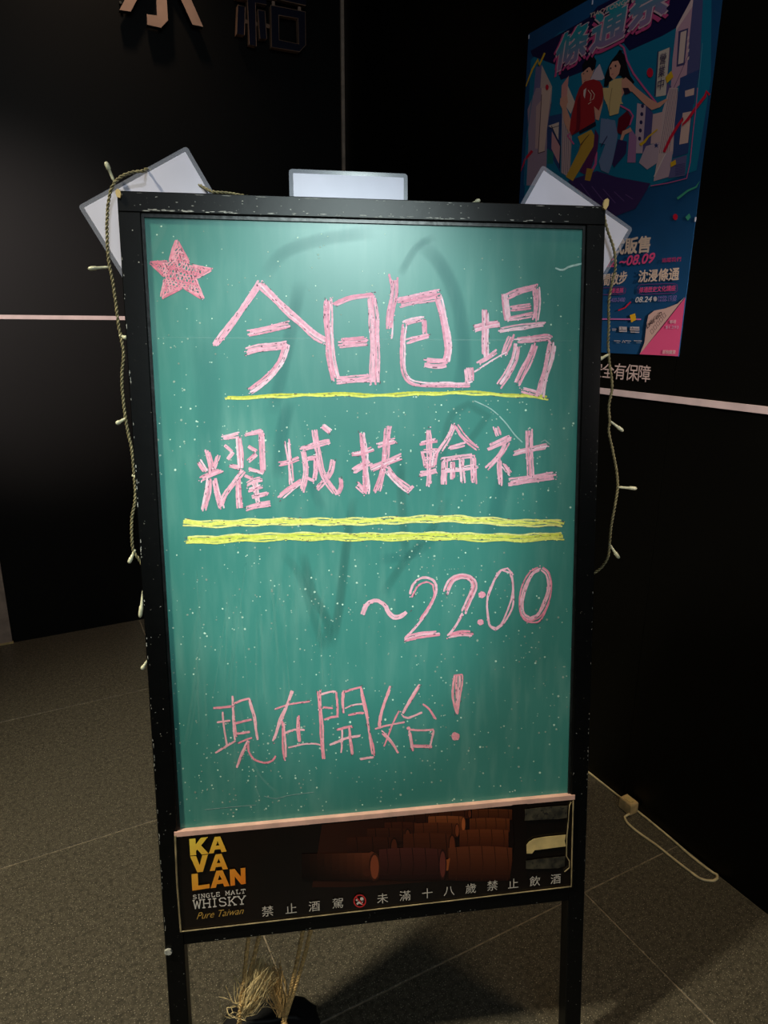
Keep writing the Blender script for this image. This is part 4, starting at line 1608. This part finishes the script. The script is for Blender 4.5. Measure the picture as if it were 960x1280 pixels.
# ---------------------------------------------------------------- metal characters on the back wall
def plate(name, polys, face, side, off0, off1, parent, holes=()):
    """extruded sign plate; polys in photo pixels on the back wall"""
    g, h = G(), G()
    for pts in polys:
        front = [bw(x, y, off1) for x, y in pts]
        back = [Vector((p.x, WY - off0, p.z)) for p in front]
        n = len(pts)
        tr = tri_poly(pts)
        g.add(front, [tuple(t) for t in tr])
        h.add(front + back, [(q, (q + 1) % n, n + (q + 1) % n, n + q) for q in range(n)])
    fo = g.build(name, M[face], parent)
    so = h.build('letter_return', M[side], parent)
    return fo, so


q9 = zt((120, 0), 6.857)
Q9 = lambda *p: [q9(*a) for a in p]
base1 = bw(200, -20, 0.0)
ch1 = thing('sign_character', 'raised rose-grey metal wall character, left one, with a hooked middle stroke', 'sign letter', (base1.x, WY, base1.z))
plate('letter_face', [
    Q9((190, 122), (285, 137), (345, 20), (430, -150), (480, -330), (500, -420), (200, -430), (200, -340), (385, -335), (355, -210), (290, -70)),
    Q9((420, 157), (425, 247), (540, 272), (600, 210), (588, 0), (580, -560), (480, -560), (500, 0), (506, 170)),
    Q9((808, 245), (898, 264), (782, 0), (690, -210), (760, -300), (700, -370), (600, -230), (592, -180), (690, -10))], 'letter_face', 'letter_side', .012, .034, ch1)
qa = zt((280, 0), 8.727)
QA = lambda *p: [qa(*a) for a in p]
base2 = bw(340, -20, 0.0)
ch2 = thing('sign_character', 'raised navy-faced wall character with pale rim-lit edges, right one, beside the corner strip', 'sign letter', (base2.x, WY, base2.z))
# left part: tree radical; right part: box
plate('letter_face', [
    QA((100, 25), (225, 50), (245, 525), (320, 545), (310, 75), (430, 98), (425, -60), (305, -80), (300, -300), (215, -320), (218, -90), (95, -110)),
    QA((120, 100), (200, 120), (192, 425), (108, 412)), QA((335, 150), (412, 165), (432, 465), (360, 462)),
    QA((450, 15), (855, 105), (862, -20), (700, -60), (720, -200), (610, -220), (600, -85), (452, -120)),
    QA((476, 100), (848, 172), (848, 240), (770, 242), (560, 208), (556, 210)), QA((476, 100), (556, 210), (566, 475), (486, 552)),
    QA((486, 552), (566, 475), (780, 520), (845, 535), (786, 602)), QA((770, 242), (848, 240), (852, 530), (845, 535), (780, 520))],
    'letter_navy', 'letter_edge', .012, .034, ch2)
# thin pale rims paint the rim light along the front edges
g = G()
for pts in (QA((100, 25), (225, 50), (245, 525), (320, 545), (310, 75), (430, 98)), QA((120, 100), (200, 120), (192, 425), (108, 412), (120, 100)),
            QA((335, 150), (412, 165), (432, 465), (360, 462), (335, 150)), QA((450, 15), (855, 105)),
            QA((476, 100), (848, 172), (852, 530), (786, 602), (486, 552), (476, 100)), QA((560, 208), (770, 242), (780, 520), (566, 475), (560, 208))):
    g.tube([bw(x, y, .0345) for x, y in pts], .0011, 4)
g.build('lit_letter_rim', M['letter_edge'], ch2)
g = G()
for x0, y0, x1, y1 in ((200, 250, 240, 262), (315, 275, 345, 290), (425, 295, 475, 312), (515, 45, 515, 100), (797, 105, 797, 165)):
    a, b = bw(*qa(x0, y0), .02), bw(*qa(x1, y1), .02)
    g = G()
    g.tube([a, b], .007, 4)
    g.build('joining_bar', M['letter_edge'], ch2)
for ch_, pins in ((ch1, ((150, 5), (206, -20), (235, 12))), (ch2, ((311, 30), (360, 60), (350, -5), (327, 35)))):
    for x, y in pins:
        g = G()
        p = bw(x, y, .013)
        g.tube([p, Vector((p.x, WY - .0005, p.z))], .004, 6)
        g.build('stand_off', M['hinge'], ch_)

# ---------------------------------------------------------------- vinyl lettering on the right wall
p_all = [rw(x, 464.5, .0006) for x in (741, 757.5, 773.5, 789.5, 806)]
vin = thing('vinyl_lettering', 'pale Chinese characters on the black right wall under the poster', 'lettering', (WX, p_all[2].y, p_all[2].z))
zb = (rw(806, 474.5).z + rw(759, 472).z) / 2
hgt = rw(790, 456).z - rw(790, 475).z
pitch = (rw(775, 465).y - rw(806, 466).y) / 2
for k, ch in enumerate('安全有保障'):
    y = rw(806, 465).y + pitch * (4 - k)
    g = G()
    put_text(g, ch, Vector((WX - .0008, y, zb)), -Y, Z, hgt / .86, 0.004, 0, center=True, xs=.98)
    g.build('vinyl_character', mat('pale_vinyl', (214, 190, 180), .5) if k == 0 else bpy.data.materials['pale_vinyl'], vin)

# ---------------------------------------------------------------- poster on the right wall
PO = .0009
ptl, pbr = rw(661, 45), rw(848.8, 445.6)
py0, py1 = pbr.y, ptl.y                # near and far edge
pz0, pz1 = pbr.z, ptl.z + .004
poster = thing('festival_poster', 'blue festival poster with a couple in a city street, on the black right wall', 'poster', (WX, (py0 + py1) / 2, (pz0 + pz1) / 2))
g = G()
ny, nz = 10, 14
front, back = [], []
for a in range(nz + 1):
    for b in range(ny + 1):
        y = py0 + (py1 - py0) * b / ny
        z = pz0 + (pz1 - pz0) * a / nz
        front.append(Vector((WX - PO, y, z)))
nfv = len(front)
fs = []
for a in range(nz):
    for b in range(ny):
        i = a * (ny + 1) + b
        fs.append((i, i + ny + 1, i + ny + 2, i + 1))
c4 = [Vector((WX - .0004, y, z)) for y, z in ((py0, pz0), (py1, pz0), (py1, pz1), (py0, pz1))]
i00, i10, i11, i01 = 0, ny, nfv - 1, nfv - 1 - ny
fs += [(i00, i10, nfv + 1, nfv), (i10, i11, nfv + 2, nfv + 1), (i11, i01, nfv + 3, nfv + 2), (i01, i00, nfv, nfv + 3), (nfv, nfv + 1, nfv + 2, nfv + 3)]
g.add(front + c4, fs)
g.build('poster_sheet', mat('blue_poster_paper', (22, 82, 130), .5, .12, 6), poster)


def place_wall(x, y, lift):
    p = rw(x, y, PO + lift)
    p.y = min(max(p.y, py0 + .0005), py1 - .0005)
    p.z = min(max(p.z, pz0 + .0005), pz1 - .0005)
    return p


p1, p2, p3, p4, p5 = zt((650, 0), 7.385), zt((775, 0), 7.385), zt((645, 110), 7.385), zt((760, 110), 6.857), zt((720, 220), 6.4)
pa, pb = zt((740, 280), 6.857), zt((740, 370), 6.857)
K = lambda fn, *pts: [fn(*a) for a in pts]
f = Flat(place_wall)
SKY, NAVY, LIL, CREAM = (22, 118, 148), (30, 26, 70), (196, 160, 176), (232, 196, 178)
# scene window: sky
f.poly(SKY, [(664, 75), (700, 40), (770, 20), (850, 0), (890, -10), (889, 100), (871, 213), (820, 232), (760, 250), (700, 255), (655, 262)])
# dark night top
f.poly(NAVY, K(p1, (100, 470), (640, 160), (720, 60), (960, -60)) + K(p2, (400, -60), (700, -60), (520, 260), (400, 330), (90, 470)) + K(p1, (960, 400), (700, 500), (640, 640), (380, 740), (330, 600), (120, 520)))
# left buildings
f.poly((120, 110, 150), K(p1, (150, 620), (205, 600), (190, 960), (120, 960)))
f.poly((206, 172, 160), K(p1, (205, 600), (300, 800), (290, 960), (180, 960)))
f.poly((170, 140, 156), K(p3, (110, 200), (190, 0), (330, 0), (320, 190), (290, 500), (280, 900), (100, 900), (120, 500)))
f.poly((226, 186, 168), K(p3, (240, 0), (330, 0), (265, 590), (208, 600)))
f.poly((204, 164, 158), K(p3, (190, 170), (240, 110), (215, 560), (180, 560)))
f.line((92, 60, 76), K(p3, (240, 60), (225, 330), (208, 600)), .8)
f.line((92, 60, 76), K(p3, (205, 605), (270, 585)), 1.1)
f.line((92, 60, 76), K(p3, (330, 130), (300, 330), (290, 560)), .6)
f.poly((52, 72, 118), K(p3, (310, 260), (430, 235), (420, 420), (410, 780), (290, 560), (290, 380)))
f.poly((226, 196, 178), K(p3, (300, 350), (400, 315), (395, 480), (335, 370)))
f.poly((214, 150, 150), K(p3, (335, 400), (410, 540), (400, 700), (330, 560)))
f.line((40, 30, 50), K(p3, (330, 350), (415, 540), (405, 740)), 1.0)
f.line((40, 30, 50), K(p3, (300, 380), (400, 350)), .7)
f.poly((30, 116, 110), K(p3, (295, 560), (350, 600), (345, 700), (290, 700)))
# pale block with fins behind the man
f.poly((206, 172, 168), K(p3, (430, 200), (520, 430), (500, 830), (420, 780)))
for k in range(5):
    f.line((110, 88, 110), K(p3, (440 + 18 * k, 330 + 20 * k), (425 + 18 * k, 800)), .5)
f.poly((226, 196, 178), K(p1, (440, 780), (520, 960), (440, 960)))
f.poly((226, 190, 170), K(p3, (470, 0), (545, 150), (510, 240), (470, 180)))
f.poly((214, 190, 196), K(p1, (740, 590), (785, 720), (760, 740), (650, 740), (700, 640)))
# right tower
f.poly((206, 158, 172), K(p2, (660, 0), (700, 0), (740, 100), (700, 600), (560, 780), (470, 860), (490, 540), (525, 250)))
f.poly((232, 196, 190), K(p2, (660, 0), (680, 0), (680, 50), (540, 260), (520, 300), (525, 250)))
f.poly((84, 84, 128), K(p2, (680, 0), (770, 0), (740, 640), (620, 700), (640, 400)))
f.poly((70, 66, 110), K(p2, (545, 290), (635, 260), (600, 600), (525, 620)))
f.poly((228, 196, 182), K(p2, (565, 300), (620, 280), (590, 580), (540, 595)))
for y_ in (330, 390, 450, 520):
    f.poly((222, 190, 182), K(p2, (628, y_ + 10), (645, y_), (640, y_ + 30), (622, y_ + 40)))
f.line((110, 80, 110), K(p2, (480, 860), (640, 500)), .6)
f.poly((52, 74, 124), K(p2, (560, 720), (740, 640), (690, 960), (540, 960)))
f.poly((214, 186, 166), K(p2, (610, 840), (690, 815), (685, 880), (640, 885), (605, 895)))
# vertical street sign
f.poly((60, 66, 96), K(p2, (350, 480), (362, 470), (340, 880), (320, 890)))
f.poly((222, 200, 182), K(p2, (362, 480), (462, 438), (428, 880), (335, 895)))
f.poly((96, 84, 130), K(p2, (462, 438), (475, 445), (440, 760), (480, 800), (440, 870), (428, 880)))
# slope facade with fins in the middle right
f.poly((214, 180, 176), K(p4, (530, 0), (605, 0), (560, 560), (500, 700), (395, 800), (440, 540), (470, 200)))
for k in range(6):
    f.line((120, 96, 116), K(p4, (535 + 13 * k, 10), (445 + 16 * k, 560)), .5)
f.poly((52, 74, 124), K(p4, (605, 30), (750, 0), (690, 560), (560, 600), (575, 300)))
f.poly((226, 186, 172), K(p4, (645, 215), (720, 200), (690, 470), (615, 485)))
f.poly((226, 186, 172), K(p4, (665, 25), (745, 0), (740, 60), (665, 78)))
f.poly((196, 164, 176), K(p4, (500, 560), (560, 540), (530, 760), (395, 800)))
f.line((232, 214, 210), K(p4, (500, 560), (398, 760)), .8)
f.poly((100, 96, 140), K(p4, (560, 610), (680, 575), (665, 750), (520, 775)))
for k in range(7):
    f.line((60, 56, 104), K(p4, (580, 665 + 14 * k), (665, 648 + 14 * k)), .8)
f.poly((216, 176, 172), K(p4, (390, 225), (475, 205), (450, 470), (370, 480)))
f.poly((206, 172, 180), K(p4, (255, 130), (330, 150), (300, 560), (230, 560)))
for k in range(5):
    f.disc((50, 44, 88), p4(300 - 6 * k, 155 + 70 * k), 1.9, 2.6)
f.poly((176, 120, 160), K(p4, (190, 330), (250, 420), (240, 640), (170, 640)))
f.poly((88, 80, 130), K(p4, (330, 150), (390, 215), (370, 480), (300, 560)))
f.poly((196, 166, 176), K(p4, (330, 500), (450, 460), (430, 640), (340, 700), (270, 640)))
f.poly((50, 60, 110), K(p4, (415, 470), (425, 485), (438, 482), (428, 498), (434, 514), (418, 506), (404, 516), (408, 498), (398, 484), (412, 484)))
# band replacing the foot of the scene: street in dusk tones
f.poly((64, 44, 92), K(p5, (-60, 40), (170, -40), (330, 10), (600, 60), (560, 130), (480, 260), (300, 330), (200, 300)))
for k in range(5):
    f.line((112, 80, 132), K(p5, (40 + 90 * k, 60 + 22 * k), (180 + 70 * k, 250 - 16 * k)), .9)
# man
MAN_R, SKIN, HAIR = (168, 40, 44), (226, 158, 132), (20, 16, 26)
PK = (214, 92, 144)
f.line(PK, K(p3, (700, 480), (745, 600), (740, 700), (700, 780)), 3.0)
f.line(PK, K(p3, (560, 380), (480, 440), (540, 520)), 2.0)
f.poly(SKIN, K(p1, (570, 680), (640, 620), (690, 640), (670, 700), (610, 780), (580, 780)))
f.poly(SKIN, K(p1, (600, 740), (660, 720), (640, 820), (600, 880)))
f.poly(HAIR, K(p1, (585, 640), (580, 600), (620, 540), (680, 510), (710, 560), (700, 630), (670, 660), (650, 610), (610, 630), (590, 670)))
f.poly((40, 30, 36), K(p1, (585, 680), (600, 675), (598, 684), (586, 688)))
f.poly((40, 30, 36), K(p1, (618, 655), (634, 650), (632, 665), (620, 668)))
f.line((150, 70, 70), K(p1, (596, 745), (612, 738)), .5)
f.poly(MAN_R, K(p3, (590, 0), (640, -60), (720, -80), (780, -60), (820, 20), (800, 150), (770, 210), (725, 170), (735, 310), (600, 390), (520, 440), (495, 380), (520, 240), (560, 80)))
f.poly((226, 200, 190), K(p3, (630, 20), (655, 0), (640, 100), (628, 70)))
f.line((224, 196, 170), K(p3, (670, 20), (700, 60), (690, 120), (720, 100), (730, 60), (700, 20)), .9)
f.line((224, 196, 170), K(p3, (700, 130), (670, 150)), .7)
f.poly((120, 26, 40), K(p3, (520, 440), (560, 380), (570, 120), (600, 60), (600, 300), (590, 400)))
f.poly(SKIN, K(p3, (415, 100), (450, 80), (480, 130), (470, 180), (510, 290), (495, 420), (450, 320), (430, 190), (410, 150)))
f.poly((226, 150, 140), K(p1, (390, 790), (455, 700), (440, 880), (385, 920)))
f.poly(SKIN, K(p1, (375, 910), (440, 880), (450, 950), (380, 960)))
f.poly(SKIN, K(p3, (725, 170), (770, 210), (820, 90), (830, 10), (800, 180), (770, 300), (740, 290)))
f.poly((36, 30, 50), K(p3, (590, 395), (740, 310), (745, 350), (590, 425)))
f.poly((206, 156, 60), K(p3, (575, 450), (700, 385), (735, 450), (720, 540), (590, 760), (530, 860), (465, 820), (580, 590), (600, 520)))
f.poly((160, 110, 44), K(p3, (600, 520), (665, 440), (640, 480), (580, 590)))
f.line((60, 40, 40), K(p3, (600, 530), (680, 430)), .7)
f.poly((96, 40, 84), K(p3, (735, 380), (770, 440), (760, 560), (700, 740), (640, 800), (590, 770), (720, 540)))
f.poly((190, 140, 56), K(p3, (660, 740), (720, 750), (690, 860), (640, 850)))
# woman
f.line(PK, K(p2, (0, 410), (40, 440), (70, 560), (130, 680), (220, 800), (340, 950)), 2.4)
f.poly(HAIR, K(p1, (850, 560), (900, 500), (960, 470)) + K(p2, (0, 460), (50, 510), (70, 600), (100, 700), (140, 760), (100, 800), (40, 760)) + K(p1, (940, 700), (880, 690), (810, 800), (780, 800), (790, 700), (820, 620)))
f.poly(SKIN, K(p1, (830, 620), (860, 570), (910, 560), (935, 610), (920, 680), (870, 740), (835, 700)))
f.disc((40, 26, 40), p1(843, 632), .9, 1.4)
f.disc((40, 26, 40), p1(888, 610), 1.1, 1.6)
f.line((180, 70, 80), K(p1, (848, 690), (868, 682)), .7)
f.poly((226, 190, 128), K(p1, (830, 760), (880, 730), (960, 720)) + K(p2, (20, 740), (20, 940)) + K(p1, (960, 960), (800, 960)))
f.poly((226, 190, 128), K(p4, (-40, 0), (100, 0), (120, 80), (95, 220), (20, 240), (0, 150), (-30, 90)))
f.line((120, 80, 60), K(p4, (40, 0), (20, 120), (15, 220)), .5)
f.poly(SKIN, K(p2, (20, 740), (60, 715), (110, 760), (200, 860), (330, 950), (330, 990), (230, 960), (120, 850), (60, 830), (20, 900)))
f.poly(SKIN, K(p4, (180, 0), (250, 0), (360, 90), (430, 130), (500, 95), (520, 100), (450, 165), (380, 190), (330, 150), (240, 60)))
f.poly((50, 30, 50), K(p4, (130, 0), (180, 0), (200, 40), (150, 60)))
f.line(PK, K(p4, (110, 150), (190, 195), (220, 240), (190, 320)), 2.2)
f.poly((110, 16, 36), K(p4, (95, 260), (170, 195), (205, 250), (190, 310), (120, 400), (80, 380)))
f.poly(SKIN, K(p4, (130, 370), (200, 340), (210, 370), (150, 400), (120, 470), (110, 440)))
f.poly((120, 136, 168), K(p3, (790, 280), (920, 300), (945, 440), (900, 680), (860, 790), (790, 760), (770, 680), (830, 520), (775, 510)))
f.line((50, 44, 90), K(p3, (890, 380), (790, 540)), 1.2)
f.poly((120, 136, 168), K(p4, (0, 260), (70, 300), (90, 400), (40, 640), (0, 620)))
f.poly((58, 44, 90), K(p4, (90, 440), (170, 460), (160, 560), (60, 680), (40, 650)))
# confetti and ribbons
RED, YEL, GRN = (214, 30, 58), (232, 180, 40), (70, 168, 136)
f.line(YEL, K(p1, (235, 490), (180, 610), (175, 545), (120, 640), (55, 800)), 2.2)
f.disc(RED, p2(283, 672), 4, 6)
f.disc(RED, p1(256, 806), 2, 3.4)
f.poly(YEL, K(p2, (425, 715), (480, 655), (500, 710), (440, 770)))
f.line(RED, K(p4, (880, 60), (850, 30), (840, 70), (760, 170), (690, 270), (640, 320), (650, 260), (600, 330), (540, 430), (485, 550)), 3.4)
f.line(RED, K(p3, (155, 580), (90, 660), (20, 780)), 3.4, 2.0)
f.line(YEL, K(p4, (430, 355), (350, 420), (320, 460), (280, 490)), 1.4, 4.0)
f.poly(YEL, K(p4, (540, 640), (585, 615), (590, 655), (545, 680)))
f.line(GRN, K(p4, (800, 800), (760, 850), (690, 880), (600, 950)), 1.5, 3.0)
f.disc(RED, p5(800, 328), 3.0, 4.0)
f.poly(GRN, K(p5, (880, 330), (912, 300), (924, 330), (900, 358)))
f.line(PK, [p4(775, 0), p4(760, 170), p4(735, 380), p4(710, 640), p4(680, 775), p4(520, 815), p4(370, 840)], 1.1)
f.line((90, 150, 180), [p2(768, 400), p2(740, 700), p2(715, 950)], .8)
f.line((60, 130, 160), [p3(170, 0), p3(100, 480), p3(80, 900)], .8)
# lower part
f.line((206, 110, 170), K(pb, (60, 198), (220, 198), (425, 200)), 1.7)
f.poly(YEL, K(pb, (330, 165), (375, 148), (385, 205), (342, 228)))
f.line(RED, K(pb, (338, 50), (290, 100), (230, 124)), 1.6)
f.poly((214, 178, 166), K(pb, (800, 10), (740, 65), (640, 105), (540, 125), (490, 165), (475, 230), (455, 400), (415, 500)))
f.poly((160, 40, 92), K(pb, (818, 10), (800, 20), (430, 480), (412, 503), (440, 490)))
f.poly((236, 90, 138), K(pb, (818, 10), (748, 525), (412, 503), (600, 280)))
for k in range(5):
    cxk, cyk = 520 + 26 * k, 300 - 34 * k
    f.line((60, 30, 50), K(pb, (cxk - 16, cyk), (cxk, cyk - 20), (cxk + 16, cyk + 6), (cxk, cyk + 28)), .6, closed=True)
# outlined pills
for pts in (K(pa, (400, 540), (425, 520), (710, 510), (738, 525), (738, 570), (715, 592), (430, 606), (400, 590)),):
    f.line((110, 60, 120), pts, .9, closed=True)
for pts in (K(pa, (80, 550), (270, 538), (295, 555), (290, 590), (265, 602), (80, 606)),):
    f.line((110, 60, 120), pts, .9)
for x0, x1, y0, y1 in ((238, 305, 262, 308), (332, 412, 262, 296)):
    f.poly((190, 180, 180), K(pb, (x0, y0), (x1, y0 + 2), (x1, y1), (x0, y1)))
    f.line((60, 60, 90), K(pb, (x0 + 4, y1 - 14), (x1 - 4, y1 - 13)), .9)
    f.line((60, 60, 90), K(pb, (x0 + 20, y0 + 4), (x0 + 24, y1 - 18)), .8)
f.line((190, 180, 180), K(pb, (335, 308), (412, 312)), 1.3)
for x0, x1 in ((195, 250), (290, 340), (365, 435)):
    f.line((190, 180, 180), K(pb, (x0, 383), (x1, 386)), .9)
    f.line((150, 150, 160), K(pb, (x0 + 20, 400), (x1 - 8, 402)), .7)
f.line((190, 180, 180), K(pb, (265, 400), (275, 378), (290, 400)), .9)
f.line((190, 180, 180), K(pb, (178, 282), (215, 284)), .8)
f.line((190, 180, 180), K(pb, (178, 294), (210, 296)), .7)
f.disc((190, 180, 180), pa(548, 642), 2.4, 3)
f.build('printed_picture', M['ink'], poster)['label'] = 'printed street scene with a man in red and a long-haired woman'

# poster lettering
lift = .0016


def wtext(name, text, x, y, hpx, cols, bold=0.0, shear=0.0, fit_to=None, label=None, dz=0.0, kind='cap', g=None, lf=lift, slope=None):
    """text whose baseline starts at photo pixel (x, y)"""
    o = rw(x, y, PO + lf)
    top_ = rw(x, y - hpx, PO + lf)
    h = (top_.z - o.z)
    size = h / (.86 if kind == 'cjk' else .70)
    if kind == 'cjk':
        o = o + Z * (.06 * size)
    own = g is None
    g = g or G()
    rt = -Y
    fit = None
    if fit_to:
        e = rw(*fit_to, PO + lf)
        d = e - rw(x, y, PO + lf)
        d.x = 0
        fit = d.length
        rt = d.normalized()
    up_ = (-X).cross(rt) if abs(rt.z) > .5 else Z
    if up_.z < 0: up_ = -up_
    put_text(g, text, o, rt, up_, size, bold, shear, cols, fit=fit)
    if own:
        ob = vbuild(g, name, M['ink'], poster)
        if label: ob['label'] = label
        return ob


SAND, PNK, WHT2 = (232, 206, 184), (236, 84, 138), (214, 208, 204)
wtext('poster_lettering', '式販售', *pa(180, 262), 17.6, SAND, .03, 0, pa(498, 238), kind='cjk', label='large cream characters for tickets on sale')
wtext('poster_lettering', '~08.09', *pa(240, 360), 11.5, PNK, .022, .2, pa(540, 330), label='pink date range')
wtext('poster_lettering', '.02', *pa(96, 372), 10, PNK, .022, .2, pa(200, 366))
wtext('poster_lettering', '沈浸條通', *pa(402, 498), 13.6, SAND, .022, 0, pa(748, 478), kind='cjk')
wtext('poster_lettering', '間散步', *pa(95, 530), 13.6, SAND, .022, 0, pa(302, 505), kind='cjk')
wtext('poster_lettering', '條通歷史文化講座', *pa(410, 588), 6.2, PNK, .012, 0, pa(722, 572), kind='cjk')
wtext('poster_lettering', '漫遊展', *pa(170, 592), 5.6, PNK, .012, 0, pa(275, 588), kind='cjk')
wtext('poster_lettering', '08.24', *pa(378, 672), 6.6, WHT2, .016, .15, pa(518, 666), label='small white date')
wtext('poster_lettering', '14:00-15:30', *pa(575, 640), 3.2, (150, 120, 190), 0, .1, pa(732, 634))
wtext('poster_lettering', '16:00-17:30', *pa(575, 666), 3.2, (150, 120, 190), 0, .1, pa(728, 660))
wtext('poster_lettering', '1400-2400', *pa(160, 670), 5.2, (150, 120, 190), 0, .1, pa(288, 666))
wtext('poster_lettering', '追蹤我們', *pa(605, 330), 5.0, (214, 50, 110), .004, 0, pa(768, 318), kind='cjk')
wtext('poster_lettering', '哪裡', *pb(672, 236), 4.2, (224, 200, 206), .01, 0, pb(726, 234), kind='cjk')
wtext('poster_lettering', '$1,293', *pb(638, 278), 3.4, (206, 176, 200), 0, 0, pb(748, 280))
wtext('poster_lettering', '即刻購票', *pb(612, 495), 4.6, (232, 206, 206), .012, 0, pb(722, 498), kind='cjk')
wtext('poster_lettering', 'LINE GO', *pb(482, 280), 4.2, (40, 24, 40), .02, .2, pb(612, 155), label='small dark slanting words on the turned-up corner')
# street sign glyphs
for ch, (x, y), (x2, y2) in (('營', (370, 600), (430, 585)), ('業', (358, 718), (420, 700)), ('中', (350, 835), (410, 818))):
    wtext('poster_lettering', ch, *p2(x, y), 12.5, (70, 60, 92), .004, 0, p2(x2, y2), kind='cjk')
wtext('poster_lettering', 'TIAOTONG FESTIVAL', *p1(652, 168), 5.2, (214, 190, 170), .016, .12, p1(1290, -85), label='small pale title in capitals')


# title characters: pink shadow, pale outline, teal-to-lilac face
def title(ch, x, y, hpx, x2, y2):
    g1, g2, g3 = G(), G(), G()
    wtext('', ch, x - 1.5, y + 3.2, hpx, (206, 76, 128), .10, .1, (x2 - 1.5, y2 + 3.2), kind='cjk', g=g1, lf=.0012)
    wtext('', ch, x, y, hpx, (222, 186, 190), .055, .1, (x2, y2), kind='cjk', g=g2, lf=.00135)
    wtext('', ch, x + .3, y - .2, hpx, (52, 150, 160), .028, .1, (x2 - .3, y2 - .2), kind='cjk', g=g3, lf=.0015)
    z0 = min(v.z for v in g3.v); z1 = max(v.z for v in g3.v)
    g3.c = [tuple((168, 120, 158)[i] + ((40, 150, 160)[i] - (168, 120, 158)[i]) * min(1, max(0, (v.z - z0) / (z1 - z0) * 1.2)) for i in range(3)) for v in g3.v]
    g = G()
    for a in (g1, g2, g3):
        n = len(g.v)
        g.v += a.v; g.f += [tuple(n + i for i in t) for t in a.f]; g.c += a.c
    return vbuild(g, 'title_character', M['ink'], poster)


title('條', *p1(335, 655), 37, *p1(625, 500))
title('通', *p1(650, 490), 43, *p2(50, 330))
title('祭', *p2(85, 290), 50, *p2(480, 90))

# little white tape corners of the poster
g = G()
for x, y in ((661.5, 47), (741, 4), (869.5, 275)):
    p = rw(x, y, PO + .0004)
    g = G()
    g.box(p - Y * .002 - Z * .003, X * -.0006, Y * .003, Z * .008)
    g.build('tape_corner', M['paper'], poster)

bpy.data.objects.remove(_to)
bpy.data.curves.remove(_tc)
